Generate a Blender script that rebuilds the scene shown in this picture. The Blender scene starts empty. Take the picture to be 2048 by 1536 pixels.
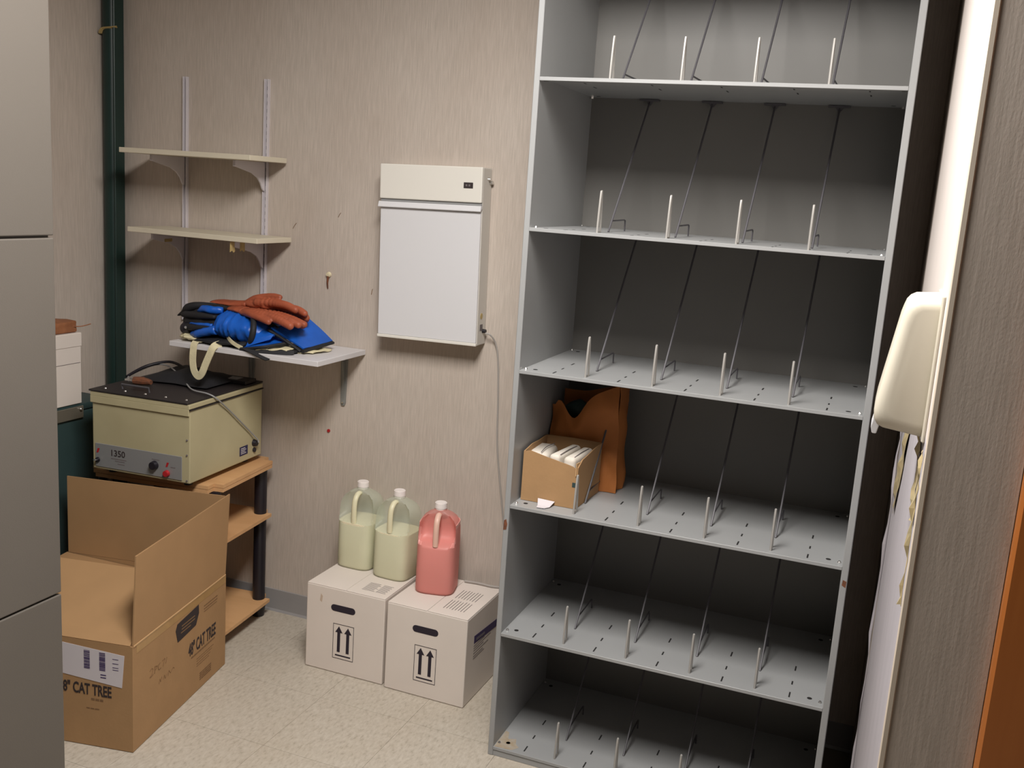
import bpy, bmesh, math, random
from mathutils import Vector, Matrix, noise
random.seed(7)
S = bpy.context.scene
COL = S.collection
PI = math.pi

# ------------------------------------------------------------------ camera
cam_d = bpy.data.cameras.new('camera')
cam = bpy.data.objects.new('camera', cam_d); COL.objects.link(cam)
yaw, pitch, roll = 0.35713, 0.19342, 0.06830
fwd = Vector((-math.sin(yaw)*math.cos(pitch), math.cos(yaw)*math.cos(pitch), -math.sin(pitch)))
rt = Vector((math.cos(yaw), math.sin(yaw), 0)); up = rt.cross(fwd)
r2 = rt*math.cos(roll)+up*math.sin(roll); u2 = up*math.cos(roll)-rt*math.sin(roll)
cam.matrix_world = Matrix(((r2.x, u2.x, -fwd.x, .92170), (r2.y, u2.y, -fwd.y, -2.94578),
                           (r2.z, u2.z, -fwd.z, 1.62216), (0, 0, 0, 1)))
cam_d.sensor_width = 36; cam_d.lens = 1987.75/2048*36; cam_d.clip_start = .02
S.camera = cam

# ------------------------------------------------------------------ world, lights, exposure
w = bpy.data.worlds.new('world'); S.world = w; w.use_nodes = True
w.node_tree.nodes['Background'].inputs[0].default_value = (.9, .85, .8, 1)
w.node_tree.nodes['Background'].inputs[1].default_value = .02
S.view_settings.view_transform = 'Standard'; S.view_settings.look = 'None'
S.view_settings.gamma = 1; S.view_settings.exposure = 0; S.view_settings.use_curve_mapping = False
LAMP = (.20, -1.60, 2.575)
ld = bpy.data.lights.new('lamp_light', 'AREA'); ld.shape = 'RECTANGLE'; ld.size = .55; ld.size_y = 1.0
ld.energy = 70; ld.color = (1, .965, .93)
lo = bpy.data.objects.new('lamp_light', ld); lo.location = LAMP; COL.objects.link(lo)

# ------------------------------------------------------------------ materials
def lin(c):
    return tuple(((v/255)/12.92 if v/255 <= .04045 else ((v/255+.055)/1.055)**2.4) for v in c)
def new_mat(name):
    m = bpy.data.materials.new(name); m.use_nodes = True
    nt = m.node_tree; return m, nt, nt.nodes['Principled BSDF']
def mat(name, rgb, rough=.6, metal=0, var=.0, vscale=8, stretch=(1, 1, 1), bump=0, bscale=200, spec=.5, rgb2=None):
    """plain procedural material: colour with noise variation, fine bump"""
    m, nt, b = new_mat(name)
    c = lin(rgb)
    b.inputs['Roughness'].default_value = rough; b.inputs['Metallic'].default_value = metal
    b.inputs['Specular IOR Level'].default_value = spec
    tc = nt.nodes.new('ShaderNodeTexCoord'); mp = nt.nodes.new('ShaderNodeMapping')
    nt.links.new(tc.outputs['Object'], mp.inputs[0]); mp.inputs['Scale'].default_value = stretch
    n = nt.nodes.new('ShaderNodeTexNoise'); n.inputs['Scale'].default_value = vscale; n.inputs['Detail'].default_value = 4
    nt.links.new(mp.outputs[0], n.inputs['Vector'])
    r = nt.nodes.new('ShaderNodeValToRGB')
    c2 = lin(rgb2) if rgb2 else tuple(x*(1-var) for x in c)
    r.color_ramp.elements[0].position = .3; r.color_ramp.elements[0].color = (*c2, 1)
    r.color_ramp.elements[1].position = .7; r.color_ramp.elements[1].color = (*(min(1, x*(1+var*.3)) for x in c), 1)
    nt.links.new(n.outputs[0], r.inputs[0]); nt.links.new(r.outputs[0], b.inputs['Base Color'])
    if bump:
        n2 = nt.nodes.new('ShaderNodeTexNoise'); n2.inputs['Scale'].default_value = bscale; n2.inputs['Detail'].default_value = 3
        nt.links.new(mp.outputs[0], n2.inputs['Vector'])
        bp = nt.nodes.new('ShaderNodeBump'); bp.inputs['Strength'].default_value = bump; bp.inputs['Distance'].default_value = .002
        nt.links.new(n2.outputs[0], bp.inputs['Height']); nt.links.new(bp.outputs[0], b.inputs['Normal'])
    return m

def wallpaper(name, rgb, dark, strength=.5):
    m, nt, b = new_mat(name)
    b.inputs['Roughness'].default_value = .75; b.inputs['Specular IOR Level'].default_value = .3
    tc = nt.nodes.new('ShaderNodeTexCoord')
    def noi(scale, st, det=3):
        mp = nt.nodes.new('ShaderNodeMapping'); mp.inputs['Scale'].default_value = st
        n = nt.nodes.new('ShaderNodeTexNoise'); n.inputs['Scale'].default_value = scale; n.inputs['Detail'].default_value = det
        nt.links.new(tc.outputs['Object'], mp.inputs[0]); nt.links.new(mp.outputs[0], n.inputs['Vector']); return n
    weave = noi(330, (1, 1, .045), 3); fine = noi(420, (1, 1, .5), 2); blot = noi(3.5, (1, 1, .6), 4)
    def mix(a, bb, f, t='RGBA'):
        mx = nt.nodes.new('ShaderNodeMix'); mx.data_type = 'RGBA'
        nt.links.new(f, mx.inputs['Factor']) if not isinstance(f, float) else setattr(mx.inputs['Factor'], 'default_value', f)
        for s, v in ((6, a), (7, bb)):
            if isinstance(v, tuple): mx.inputs[s].default_value = (*v, 1)
            else: nt.links.new(v, mx.inputs[s])
        return mx.outputs[2]
    rr = nt.nodes.new('ShaderNodeMapRange'); rr.inputs[1].default_value = .32; rr.inputs[2].default_value = .68
    nt.links.new(weave.outputs[0], rr.inputs[0])
    c1 = mix(lin(dark), lin(rgb), rr.outputs[0])
    r3 = nt.nodes.new('ShaderNodeMapRange'); r3.inputs[1].default_value = .35; r3.inputs[2].default_value = .75
    r3.inputs[3].default_value = 0; r3.inputs[4].default_value = .16
    nt.links.new(blot.outputs[0], r3.inputs[0])
    c2 = mix(c1, lin((150, 122, 100)), r3.outputs[0])
    nt.links.new(c2, b.inputs['Base Color'])
    ad = nt.nodes.new('ShaderNodeMath'); ad.operation = 'ADD'
    nt.links.new(weave.outputs[0], ad.inputs[0]); nt.links.new(fine.outputs[0], ad.inputs[1])
    bp = nt.nodes.new('ShaderNodeBump'); bp.inputs['Strength'].default_value = strength; bp.inputs['Distance'].default_value = .0015
    nt.links.new(ad.outputs[0], bp.inputs['Height']); nt.links.new(bp.outputs[0], b.inputs['Normal'])
    return m

def vinyl(name):
    m, nt, b = new_mat(name)
    b.inputs['Roughness'].default_value = .42; b.inputs['Specular IOR Level'].default_value = .4
    g = nt.nodes.new('ShaderNodeNewGeometry')
    mp = nt.nodes.new('ShaderNodeMapping'); mp.inputs['Scale'].default_value = (2.4, 1, 1); mp.inputs['Rotation'].default_value = (0, 0, .5)
    nt.links.new(g.outputs['Position'], mp.inputs[0])
    n1 = nt.nodes.new('ShaderNodeTexNoise'); n1.inputs['Scale'].default_value = 42; n1.inputs['Detail'].default_value = 5
    n1.inputs['Roughness'].default_value = .65
    nt.links.new(mp.outputs[0], n1.inputs['Vector'])
    r = nt.nodes.new('ShaderNodeValToRGB'); e = r.color_ramp.elements
    e[0].position = .30; e[0].color = (*lin((160, 151, 137)), 1); e[1].position = .66; e[1].color = (*lin((194, 186, 173)), 1)
    x = e.new(.45); x.color = (*lin((182, 173, 159)), 1)
    nt.links.new(n1.outputs[0], r.inputs[0])
    n2 = nt.nodes.new('ShaderNodeTexNoise'); n2.inputs['Scale'].default_value = 2.2; n2.inputs['Detail'].default_value = 5
    nt.links.new(g.outputs['Position'], n2.inputs['Vector'])
    mr = nt.nodes.new('ShaderNodeMapRange'); mr.inputs[1].default_value = .45; mr.inputs[2].default_value = .8; mr.inputs[4].default_value = .3
    nt.links.new(n2.outputs[0], mr.inputs[0])
    mx = nt.nodes.new('ShaderNodeMix'); mx.data_type = 'RGBA'; mx.inputs[7].default_value = (*lin((170, 150, 122)), 1)
    nt.links.new(mr.outputs[0], mx.inputs['Factor']); nt.links.new(r.outputs[0], mx.inputs[6])
    nt.links.new(mx.outputs[2], b.inputs['Base Color'])
    return m

def wood(name, a, bcol, scale=9, stretch=(1, 1, .08), rough=.45):
    m, nt, b = new_mat(name); b.inputs['Roughness'].default_value = rough
    tc = nt.nodes.new('ShaderNodeTexCoord'); mp = nt.nodes.new('ShaderNodeMapping'); mp.inputs['Scale'].default_value = stretch
    nt.links.new(tc.outputs['Object'], mp.inputs[0])
    n = nt.nodes.new('ShaderNodeTexNoise'); n.inputs['Scale'].default_value = scale; n.inputs['Detail'].default_value = 6
    n.inputs['Distortion'].default_value = 1.2
    nt.links.new(mp.outputs[0], n.inputs['Vector'])
    r = nt.nodes.new('ShaderNodeValToRGB'); r.color_ramp.elements[0].position = .35; r.color_ramp.elements[1].position = .62
    r.color_ramp.elements[0].color = (*lin(a), 1); r.color_ramp.elements[1].color = (*lin(bcol), 1)
    nt.links.new(n.outputs[0], r.inputs[0]); nt.links.new(r.outputs[0], b.inputs['Base Color'])
    return m

def plastic_translucent(name, rgb, clear, rough=.35, tint=None, tl=.3):
    """milky jug plastic: part diffuse/translucent, part see-through"""
    m, nt, b = new_mat(name)
    c = (*lin(rgb), 1)
    b.inputs['Base Color'].default_value = c; b.inputs['Roughness'].default_value = rough
    tr = nt.nodes.new('ShaderNodeBsdfTranslucent'); tr.inputs[0].default_value = c
    tp = nt.nodes.new('ShaderNodeBsdfTransparent'); tp.inputs[0].default_value = (*lin(tint or (252, 254, 250)), 1)
    m1 = nt.nodes.new('ShaderNodeMixShader'); m1.inputs[0].default_value = tl
    m2 = nt.nodes.new('ShaderNodeMixShader'); m2.inputs[0].default_value = clear
    nt.links.new(b.outputs[0], m1.inputs[1]); nt.links.new(tr.outputs[0], m1.inputs[2])
    nt.links.new(m1.outputs[0], m2.inputs[1]); nt.links.new(tp.outputs[0], m2.inputs[2])
    nt.links.new(m2.outputs[0], nt.nodes['Material Output'].inputs[0])
    return m

M = {}
M['wallpaper'] = wallpaper('wallpaper_linen', (202, 190, 179), (186, 175, 164), .16)
M['ceiling'] = mat('ceiling_paint', (160, 154, 146), .9)
M['floor'] = vinyl('floor_vinyl')
M['tile_joint'] = mat('floor_joint', (128, 117, 100), .8)
M['rubber'] = mat('grey_vinyl_base', (150, 147, 146), .5, var=.08)
M['plaster'] = mat('bare_plaster', (168, 163, 168), .85, var=.08, vscale=14, stretch=(1, 1, .4), bump=.2, bscale=60)
M['facing'] = mat('pale_smooth_facing', (204, 195, 189), .7, var=.03, bump=.1, bscale=80)
M['dispenser_plastic'] = mat('cream_white_plastic', (206, 199, 182), .35, var=.02)
M['glue'] = mat('yellowed_glue', (176, 158, 118), .55, var=.35, vscale=40, rgb2=(150, 140, 110))
M['bead'] = mat('corner_bead', (222, 208, 190), .6, var=.08, vscale=12, stretch=(1, 1, .2))
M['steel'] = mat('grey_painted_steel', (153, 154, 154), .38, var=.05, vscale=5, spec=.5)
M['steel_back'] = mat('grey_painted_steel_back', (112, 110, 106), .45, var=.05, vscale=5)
M['cab'] = mat('cabinet_grey', (98, 92, 85), .55, var=.03, vscale=4, bump=.1, bscale=400)
M['wire'] = mat('steel_wire', (84, 82, 86), .5, metal=.1)
M['hook_metal'] = mat('pale_hook_metal', (162, 159, 154), .4, metal=.1)
M['chrome'] = mat('bright_metal', (215, 213, 210), .25, metal=.9)
M['dark'] = mat('dark_slot', (25, 23, 22), .8)
M['rust'] = mat('rust', (122, 70, 42), .9, var=.4, vscale=90, rgb2=(90, 60, 44))
M['rust_light'] = mat('rust_film', (156, 138, 112), .7, var=.2, vscale=60, rgb2=(168, 160, 148))
M['green'] = mat('dark_green_paint', (26, 50, 46), .4, var=.1)
M['white_metal'] = mat('white_enamel', (206, 200, 204), .45, var=.04)
M['laminate'] = mat('cream_laminate', (212, 203, 182), .5, var=.03)
M['laminate_w'] = mat('white_laminate', (214, 211, 212), .38, var=.03)
M['bracket_grey'] = mat('grey_bracket', (130, 130, 126), .5)
M['tape'] = mat('tan_tape', (188, 164, 110), .6, var=.2, vscale=80)
M['cream_plastic'] = mat('cream_plastic', (222, 210, 178), .45)
M['enamel'] = mat('warm_white_enamel', (228, 224, 215), .4)
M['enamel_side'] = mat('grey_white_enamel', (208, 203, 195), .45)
M['acrylic'] = mat('milky_acrylic', (218, 217, 219), .3)
M['cord_grey'] = mat('grey_cord', (150, 150, 150), .5); M['cord_pale'] = mat('pale_grey_cord', (166, 160, 154), .6)
M['card'] = mat('kraft_cardboard', (166, 130, 90), .85, var=.06, vscale=16, bump=.15, bscale=120)
M['card_inside'] = mat('kraft_cardboard_inside', (166, 130, 90), .88, var=.05, vscale=12)
M['card_edge'] = mat('cardboard_edge', (196, 160, 116), .9)
M['packing_tape'] = mat('packing_tape', (176, 140, 92), .28, var=.1, vscale=30)
M['ink'] = mat('black_ink', (48, 38, 38), .8)
M['ink_soft'] = mat('faded_ink', (122, 92, 62), .85)
M['ink_grey'] = mat('grey_ink', (112, 104, 104), .85)
M['ink_badge'] = mat('badge_text_ink', (120, 92, 62), .85)
M['ink_purple'] = mat('purple_ink', (62, 48, 92), .7)
M['label'] = mat('paper_label', (206, 200, 204), .7)
M['whitebox'] = mat('white_box_board', (222, 212, 203), .75, var=.035, vscale=7)
M['whitebox_dirt'] = mat('box_smudge', (196, 176, 158), .8)
M['hole'] = mat('hand_hole_dark', (38, 30, 42), .9)
M['jug_clear'] = plastic_translucent('jug_plastic', (224, 230, 218), .62)
M['jug_red'] = plastic_translucent('jug_plastic_stained', (240, 186, 178), .5, tint=(253, 226, 222))
M['liquid_y'] = plastic_translucent('pale_yellow_liquid', (250, 240, 208), 0, .4, tl=.12)
M['liquid_r'] = plastic_translucent('pink_liquid', (244, 176, 168), 0, .4, tl=.12)
M['handle_jug'] = mat('jug_handle_cream', (226, 220, 186), .4)
M['handle_jug_r'] = mat('jug_handle_pale', (232, 190, 172), .4)
M['cap'] = mat('white_cap', (240, 232, 228), .4)
M['oak'] = wood('light_oak_laminate', (206, 158, 110), (216, 170, 122), 6, (.15, 1.2, 1))
M['doorwood'] = wood('orange_oak_door', (176, 100, 44), (204, 126, 62), 7, (1, 1, .06), .35)
M['black_plastic'] = mat('black_plastic', (30, 27, 34), .4)
M['beige_metal'] = mat('beige_enamel', (186, 177, 142), .45, var=.06, vscale=4, rgb2=(172, 162, 128))
M['black_sheet'] = mat('black_lid_sheet', (38, 33, 34), .5, var=.1, vscale=20)
M['panel_silver'] = mat('silver_panel', (150, 150, 150), .4, metal=.3)
M['red'] = mat('red_button', (170, 34, 40), .35)
M['blue_label'] = mat('blue_label', (42, 40, 78), .5)
M['teal'] = mat('teal_metal', (48, 68, 68), .5, var=.1)
M['teal_latch'] = mat('aged_latch', (118, 112, 100), .4, metal=.3)
M['brown'] = mat('brown_leather', (150, 96, 62), .7, var=.2, vscale=50)
M['blue'] = mat('blue_vinyl_fabric', (22, 92, 190), .38, var=.18, vscale=16, bump=.3, bscale=60)
M['binding'] = mat('black_binding', (26, 26, 30), .7, bump=.3, bscale=300)
M['cream_cloth'] = mat('cream_cloth', (214, 204, 168), .85, var=.12, vscale=30, bump=.4, bscale=200)
M['glove'] = mat('orange_leather', (164, 84, 56), .55, var=.22, vscale=22, bump=.3, bscale=90)
M['kraft'] = mat('orange_kraft_paper', (172, 104, 48), .75, var=.12, vscale=10)
M['towel'] = mat('white_cloth', (216, 208, 196), .85, var=.05)
M['lamp_panel'] = None
m, nt, b = new_mat('lamp_diffuser'); b.inputs['Base Color'].default_value = (.9, .9, .85, 1)
b.inputs['Emission Color'].default_value = (1, .94, .86, 1); b.inputs['Emission Strength'].default_value = 3; M['lamp_panel'] = m

# ------------------------------------------------------------------ mesh helpers
def bm_new(): return bmesh.new()
def box(bm, x0, x1, y0, y1, z0, z1, bev=0, seg=1, mx=None):
    t = bmesh.new()
    bmesh.ops.create_cube(t, size=1)
    for v in t.verts:
        v.co = Vector((x0+(v.co.x+.5)*(x1-x0), y0+(v.co.y+.5)*(y1-y0), z0+(v.co.z+.5)*(z1-z0)))
    if bev: bmesh.ops.bevel(t, geom=t.edges[:], offset=bev, segments=seg, affect='EDGES', profile=.5)
    merge(bm, t, mx); return bm
def merge(bm, t, mx=None):
    if mx is not None: bmesh.ops.transform(t, matrix=mx, verts=t.verts)
    me = bpy.data.meshes.new('tmp'); t.to_mesh(me); t.free(); bm.from_mesh(me); bpy.data.meshes.remove(me)
def cyl(bm, p0, p1, r0, r1=None, n=16, bev=0):
    p0, p1 = Vector(p0), Vector(p1); d = p1-p0
    t = bmesh.new(); bmesh.ops.create_cone(t, cap_ends=True, segments=n, radius1=r0, radius2=r0 if r1 is None else r1, depth=d.length)
    if bev:
        ed = [e for e in t.edges if len(e.link_faces) == 2 and any(len(f.verts) > 4 for f in e.link_faces)]
        bmesh.ops.bevel(t, geom=ed, offset=bev, segments=2, affect='EDGES')
    q = Vector((0, 0, 1)).rotation_difference(d.normalized()).to_matrix().to_4x4()
    merge(bm, t, Matrix.Translation((p0+p1)/2) @ q); return bm
def smooth_path(pts, k=6, closed=False):
    P = [Vector(p) for p in pts]; out = []
    n = len(P)
    for i in range(n-1):
        a = P[max(i-1, 0)]; b_ = P[i]; c = P[i+1]; d = P[min(i+2, n-1)]
        for j in range(k):
            t = j/k
            out.append(.5*((2*b_)+(-a+c)*t+(2*a-5*b_+4*c-d)*t*t+(-a+3*b_-3*c+d)*t**3))
    out.append(P[-1]); return out
def tube(bm, pts, r, n=8, k=6, flat=None, radii=None, smooth=True):
    """sweep a circle (or flat ellipse r x flat) along a path"""
    P = smooth_path(pts, k) if smooth else [Vector(p) for p in pts]
    N = len(P); ring = []; nrm = None
    for i, p in enumerate(P):
        t = (P[min(i+1, N-1)]-P[max(i-1, 0)]).normalized()
        if nrm is None:
            nrm = t.cross(Vector((0, 0, 1)))
            if nrm.length < 1e-3: nrm = t.cross(Vector((0, 1, 0)))
            nrm.normalize()
        else:
            nrm = (nrm - t*nrm.dot(t))
            nrm.normalize()
        bn = t.cross(nrm)
        if radii:
            f = i/(N-1)*(len(radii)-1); a = int(min(f, len(radii)-2)); rr = radii[a]+(radii[a+1]-radii[a])*(f-a)
        else: rr = r
        r2_ = rr if flat is None else flat
        ring.append([bm.verts.new(p+nrm*math.cos(2*PI*j/n)*rr+bn*math.sin(2*PI*j/n)*r2_) for j in range(n)])
    for i in range(N-1):
        for j in range(n):
            bm.faces.new((ring[i][j], ring[i][(j+1) % n], ring[i+1][(j+1) % n], ring[i+1][j]))
    bm.faces.new(ring[0][::-1]); bm.faces.new(ring[-1])
    return bm
def prism(bm, poly, ax, a, b_, bev=0):
    """extrude 2-D polygon along axis ax from a to b_; poly in the two other axes in order"""
    def P(u, v, w_):
        return {0: (w_, u, v), 1: (u, w_, v), 2: (u, v, w_)}[ax]
    t = bmesh.new()
    A = [t.verts.new(P(u, v, a)) for u, v in poly]; B = [t.verts.new(P(u, v, b_)) for u, v in poly]
    n = len(poly); t.faces.new(A[::-1]); t.faces.new(B)
    for i in range(n): t.faces.new((A[i], A[(i+1) % n], B[(i+1) % n], B[i]))
    bmesh.ops.recalc_face_normals(t, faces=t.faces)
    if bev: bmesh.ops.bevel(t, geom=t.edges[:], offset=bev, segments=3, affect='EDGES')
    merge(bm, t); return bm
def sheet(bm, grid, th):
    """grid[i][j] of points -> sheet with thickness th (solidify)"""
    V = [[bm.verts.new(p) for p in row] for row in grid]
    F = []
    for i in range(len(V)-1):
        for j in range(len(V[0])-1):
            F.append(bm.faces.new((V[i][j], V[i+1][j], V[i+1][j+1], V[i][j+1])))
    bmesh.ops.recalc_face_normals(bm, faces=F)
    bmesh.ops.solidify(bm, geom=F, thickness=th)
    return bm
TM = {}
def root_matrix(p):
    while p is not None and p.parent is not None: p = p.parent
    return TM.get(p.name, Matrix()) if p is not None else Matrix()
def obj(name, bm, m, parent=None, smooth=False, local=False, angle=35):
    """link a bmesh; world coordinates unless local=True"""
    if parent is not None and not local:
        bmesh.ops.transform(bm, matrix=root_matrix(parent).inverted(), verts=bm.verts)
    bmesh.ops.recalc_face_normals(bm, faces=bm.faces)
    me = bpy.data.meshes.new(name); bm.to_mesh(me); bm.free()
    me.materials.append(M[m])
    if smooth:
        for p in me.polygons: p.use_smooth = True
        try: me.set_sharp_from_angle(angle=math.radians(angle))
        except Exception: pass
    o = bpy.data.objects.new(name, me); COL.objects.link(o)
    if parent is not None: o.parent = parent
    if name.endswith('_print'): o['kind'] = 'stuff'
    return o
def thing(name, label, cat, loc=(0, 0, 0), rz=0, group=None):
    o = bpy.data.objects.new(name, None); COL.objects.link(o); o.empty_display_size = .05
    o.location = loc; o.rotation_euler = (0, 0, rz)
    TM[o.name] = Matrix.Translation(loc) @ Matrix.Rotation(rz, 4, 'Z')
    o['label'] = label; o['category'] = cat
    if group: o['group'] = group
    return o
def tag(o, label, cat, group=None):
    o['label'] = label; o['category'] = cat
    if group: o['group'] = group
    return o
def struct(name, bm, m, parent=None, **k):
    o = obj(name, bm, m, parent, **k)
    if parent is None: o['kind'] = 'structure'
    return o
def text(name, body, size, origin, xd, ud, m, parent, xs=1, align='LEFT', ext=.0004, local=True, bold=0):
    cu = bpy.data.curves.new('txt', 'FONT'); cu.body = body; cu.size = size; cu.extrude = ext; cu.align_x = align
    cu.resolution_u = 3; cu.offset = bold
    to = bpy.data.objects.new('txt', cu)
    COL.objects.link(to)
    dg = bpy.context.evaluated_depsgraph_get(); me = bpy.data.meshes.new_from_object(to.evaluated_get(dg))
    bpy.data.objects.remove(to); bpy.data.curves.remove(cu)
    xd = Vector(xd).normalized(); ud = Vector(ud).normalized(); nd = xd.cross(ud)
    R_ = Matrix(((xd.x*xs, ud.x, nd.x, origin[0]), (xd.y*xs, ud.y, nd.y, origin[1]), (xd.z*xs, ud.z, nd.z, origin[2]), (0, 0, 0, 1)))
    bm = bmesh.new(); bm.from_mesh(me); bpy.data.meshes.remove(me)
    bmesh.ops.transform(bm, matrix=R_, verts=bm.verts)
    return obj(name, bm, m, parent, local=local)
def blob_noise(bm, amp, sc, seed=0):
    for v in bm.verts:
        n_ = noise.noise_vector(v.co*sc+Vector((seed, seed*1.7, 0))); v.co += n_*amp
    return bm

# ------------------------------------------------------------------ room shell
YW, XL, XP, YP, ZC = .06, -1.85, .99, -1.62, 2.68
bm = box(bm_new(), XL-.1, XP+.12, YW, YW+.1, 0, ZC); wb = struct('wall_back', bm, 'wallpaper')
bm = box(bm_new(), XL-.1, XL, -4.3, YW, 0, ZC); struct('wall_left', bm, 'wallpaper')
bm = box(bm_new(), XP, XP+.11, YP, YW, 0, ZC); wp_ = struct('wall_right', bm, 'wallpaper')
bm = box(bm_new(), XP+.11, 2.6, YP+.005, YP+.115, 0, ZC); struct('wall_side', bm, 'wallpaper')
bm = box(bm_new(), XL-.1, 2.7, -4.4, YW+.1, ZC, ZC+.1); struct('ceiling', bm, 'ceiling')
# floor: sub floor slab plus individual vinyl tiles where they are seen
bm = box(bm_new(), XL-.1, 2.7, -4.4, YW+.1, -.1, -.003); fl = struct('floor', bm, 'tile_joint')
pt = .3085; tile_me = {}
for i in range(-6, 3):
    for j in range(-6, 2):
        x0 = -.287+i*pt; y0 = -.11+j*pt
        a0, a1, b0, b1 = max(x0, XL), min(x0+pt, XP), max(y0, -1.8), min(y0+pt, YW)
        if a1-a0 < .02 or b1-b0 < .02: continue
        key = (round(a1-a0, 4), round(b1-b0, 4))
        if key not in tile_me:
            t = box(bm_new(), .0004, key[0]-.0004, .0004, key[1]-.0004, -.003, 0)
            me = bpy.data.meshes.new('tile'); t.to_mesh(me); t.free(); me.materials.append(M['floor']); tile_me[key] = me
        o = bpy.data.objects.new('tile', tile_me[key]); COL.objects.link(o); o.parent = fl; o.location = (a0, b0, 0)
for nm, a in (('vinyl_sheet', (XL, 2.6, -4.3, -1.8)), ('vinyl_sheet', (XP+.11, 2.6, -1.8, YP))):
    obj(nm, box(bm_new(), a[0], a[1], a[2], a[3], -.003, 0), 'floor', fl)
# baseboard
bm = bm_new(); prism(bm, [(YW, 0), (YW-.012, 0), (YW-.006, .008), (YW-.004, .084), (YW, .085)], 0, XL, XP-.001)
struct('baseboard_back', bm, 'rubber')
bm = bm_new(); prism(bm, [(XL, 0), (XL+.012, 0), (XL+.006, .008), (XL+.004, .084), (XL, .085)], 1, -1.3, YW-.012)
struct('baseboard_left', bm, 'rubber')
# partition corner bead
bm = box(bm_new(), XP-.0025, XP+.006, YP-.0025, YP+.006, 0, ZC, .0015); struct('trim_1', bm, 'bead')
# torn wallpaper on the partition: bare plaster patch, yellow glue, curled shreds (children of the wall)
random.seed(3)
near = [(-1.612, 0)]; far = []
zz = [0, .1, .2, .33, .42, .55, .68, .8, .93, 1.05, 1.15, 1.25, 1.335]
lft = [(-.43+random.uniform(-.05, .05), z) for z in zz]
poly = [(-1.608, 0)]+[(-1.608+random.uniform(0, .006), z) for z in zz[1:]]
poly = poly+lft[::-1]
bm = bm_new(); prism(bm, poly, 0, XP-.0012, XP); pp = obj('bare_plaster', bm, 'plaster', wp_)
pp['label'] = 'bare lilac plaster where the wallpaper is torn off'
bm = bm_new(); box(bm, XP-.0012, XP, -1.6175, -.43, 1.336, ZC); obj('pale_facing', bm, 'facing', wp_)  # smooth panel, paler than the wallpaper, above the plaster and short of the back
def shred(pts, wd, seed, name='torn_paper', m_='glue'):
    random.seed(seed); bm = bm_new(); g = []
    P = smooth_path([(0, y, z) for y, z in pts], 5)
    for i, p in enumerate(P):
        a = wd*(1-.7*i/len(P))*random.uniform(.85, 1.15)
        g.append([(XP-.0022-.003*random.random(), p.y-a, p.z), (XP-.0035, p.y, p.z+.002), (XP-.0022-.008*random.random(), p.y+a, p.z)])
    sheet(bm, g, .0006); return obj(name, bm, m_, wp_)
shred([(-1.40, 1.335), (-1.46, 1.305), (-1.53, 1.265), (-1.575, 1.225)], .035, 5)
shred([(-1.2, 1.34), (-.95, 1.25), (-.85, 1.12), (-.72, 1.0)], .09, 6)
shred([(-1.585, 1.325), (-1.598, 1.28), (-1.603, 1.2), (-1.606, 1.12)], .006, 8)
shred([(-.5, 1.3), (-.46, 1.1), (-.5, .9), (-.45, .6), (-.48, .3), (-.45, .02)], .012, 9, m_='plaster')
# scuffs on the walls
def scuff(x, z, dx, dz, r=.0018, m_='ink_soft'):
    bm = bm_new(); tube(bm, [(x, YW-.0005, z), (x+dx*.5, YW-.001, z+dz*.6), (x+dx, YW-.0005, z+dz)], r, n=6, k=3, flat=.0006)
    return obj('scuff_mark', bm, m_, wb)
scuff(-.875, 1.487, .010, .016); scuff(-1.055, 1.435, .014, .020); scuff(-.905, .995, .01, .012, .0015)
scuff(-.735, 1.235, .004, .02, .0016); scuff(-1.5, .99, .01, .01, .0013)
bm = bm_new(); cyl(bm, (-.885, YW, .732), (-.885, YW-.004, .732), .006, n=10); obj('red_spot', bm, 'red', wb)
# wood door casing and door beside the partition end
bm = box(bm_new(), 1.101, 1.19, YP-.018, YP+.004, 0, 2.1, .004); struct('trim_2', bm, 'doorwood')
bm = box(bm_new(), 1.101, 2.1, YP-.018, YP+.004, 2.101, 2.19, .004); struct('trim_3', bm, 'doorwood')
bm = box(bm_new(), 1.192, 2.04, YP-.006, YP+.004, .01, 2.095, .002); dr = struct('door_1', bm, 'doorwood')
bm = bm_new(); cyl(bm, (1.97, YP-.006, 1.0), (1.97, YP-.05, 1.0), .012); cyl(bm, (1.97, YP-.045, 1.0), (1.97, YP-.075, 1.0), .026, .02, bev=.004)
obj('door_knob', bm, 'chrome', dr, smooth=True)
# ceiling lamps (outside the frame, they light the room)
for (lx, ly, lz), lb in ((LAMP, 'square ceiling lamp over the storage closet'),):
    t = thing('ceiling_lamp', lb, 'lamp', (lx, ly, ZC))
    bm = box(bm_new(), lx-.3, lx+.3, ly-.55, ly+.55, ZC-.08, ZC-.001, .01); obj('housing', bm, 'white_metal', t)
    bm = box(bm_new(), lx-.27, lx+.27, ly-.52, ly+.52, ZC-.088, ZC-.08); obj('diffuser', bm, 'lamp_panel', t)

# ------------------------------------------------------------------ dark green pipe in the corner
pr = thing('corner_pipe', 'dark green vertical pipe in the back left corner', 'pipe', (-1.812, .02, 0))
bm = bm_new(); cyl(bm, (-1.812, .02, 0), (-1.812, .02, ZC-.001), .031, n=20); obj('pipe', bm, 'green', pr, smooth=True)
bm = bm_new(); box(bm, -1.786, -1.778, -.005, .045, 0, ZC-.001, .002); obj('edge_strip', bm, 'green', pr)
bm = bm_new(); tube(bm, [(-1.838, -.006, 2.07), (-1.82, -.014, 2.085), (-1.79, -.006, 2.09), (-1.772, .004, 2.094)], .008, n=6, flat=.002, k=4); obj('tape_scrap', bm, 'tape', pr)

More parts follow.
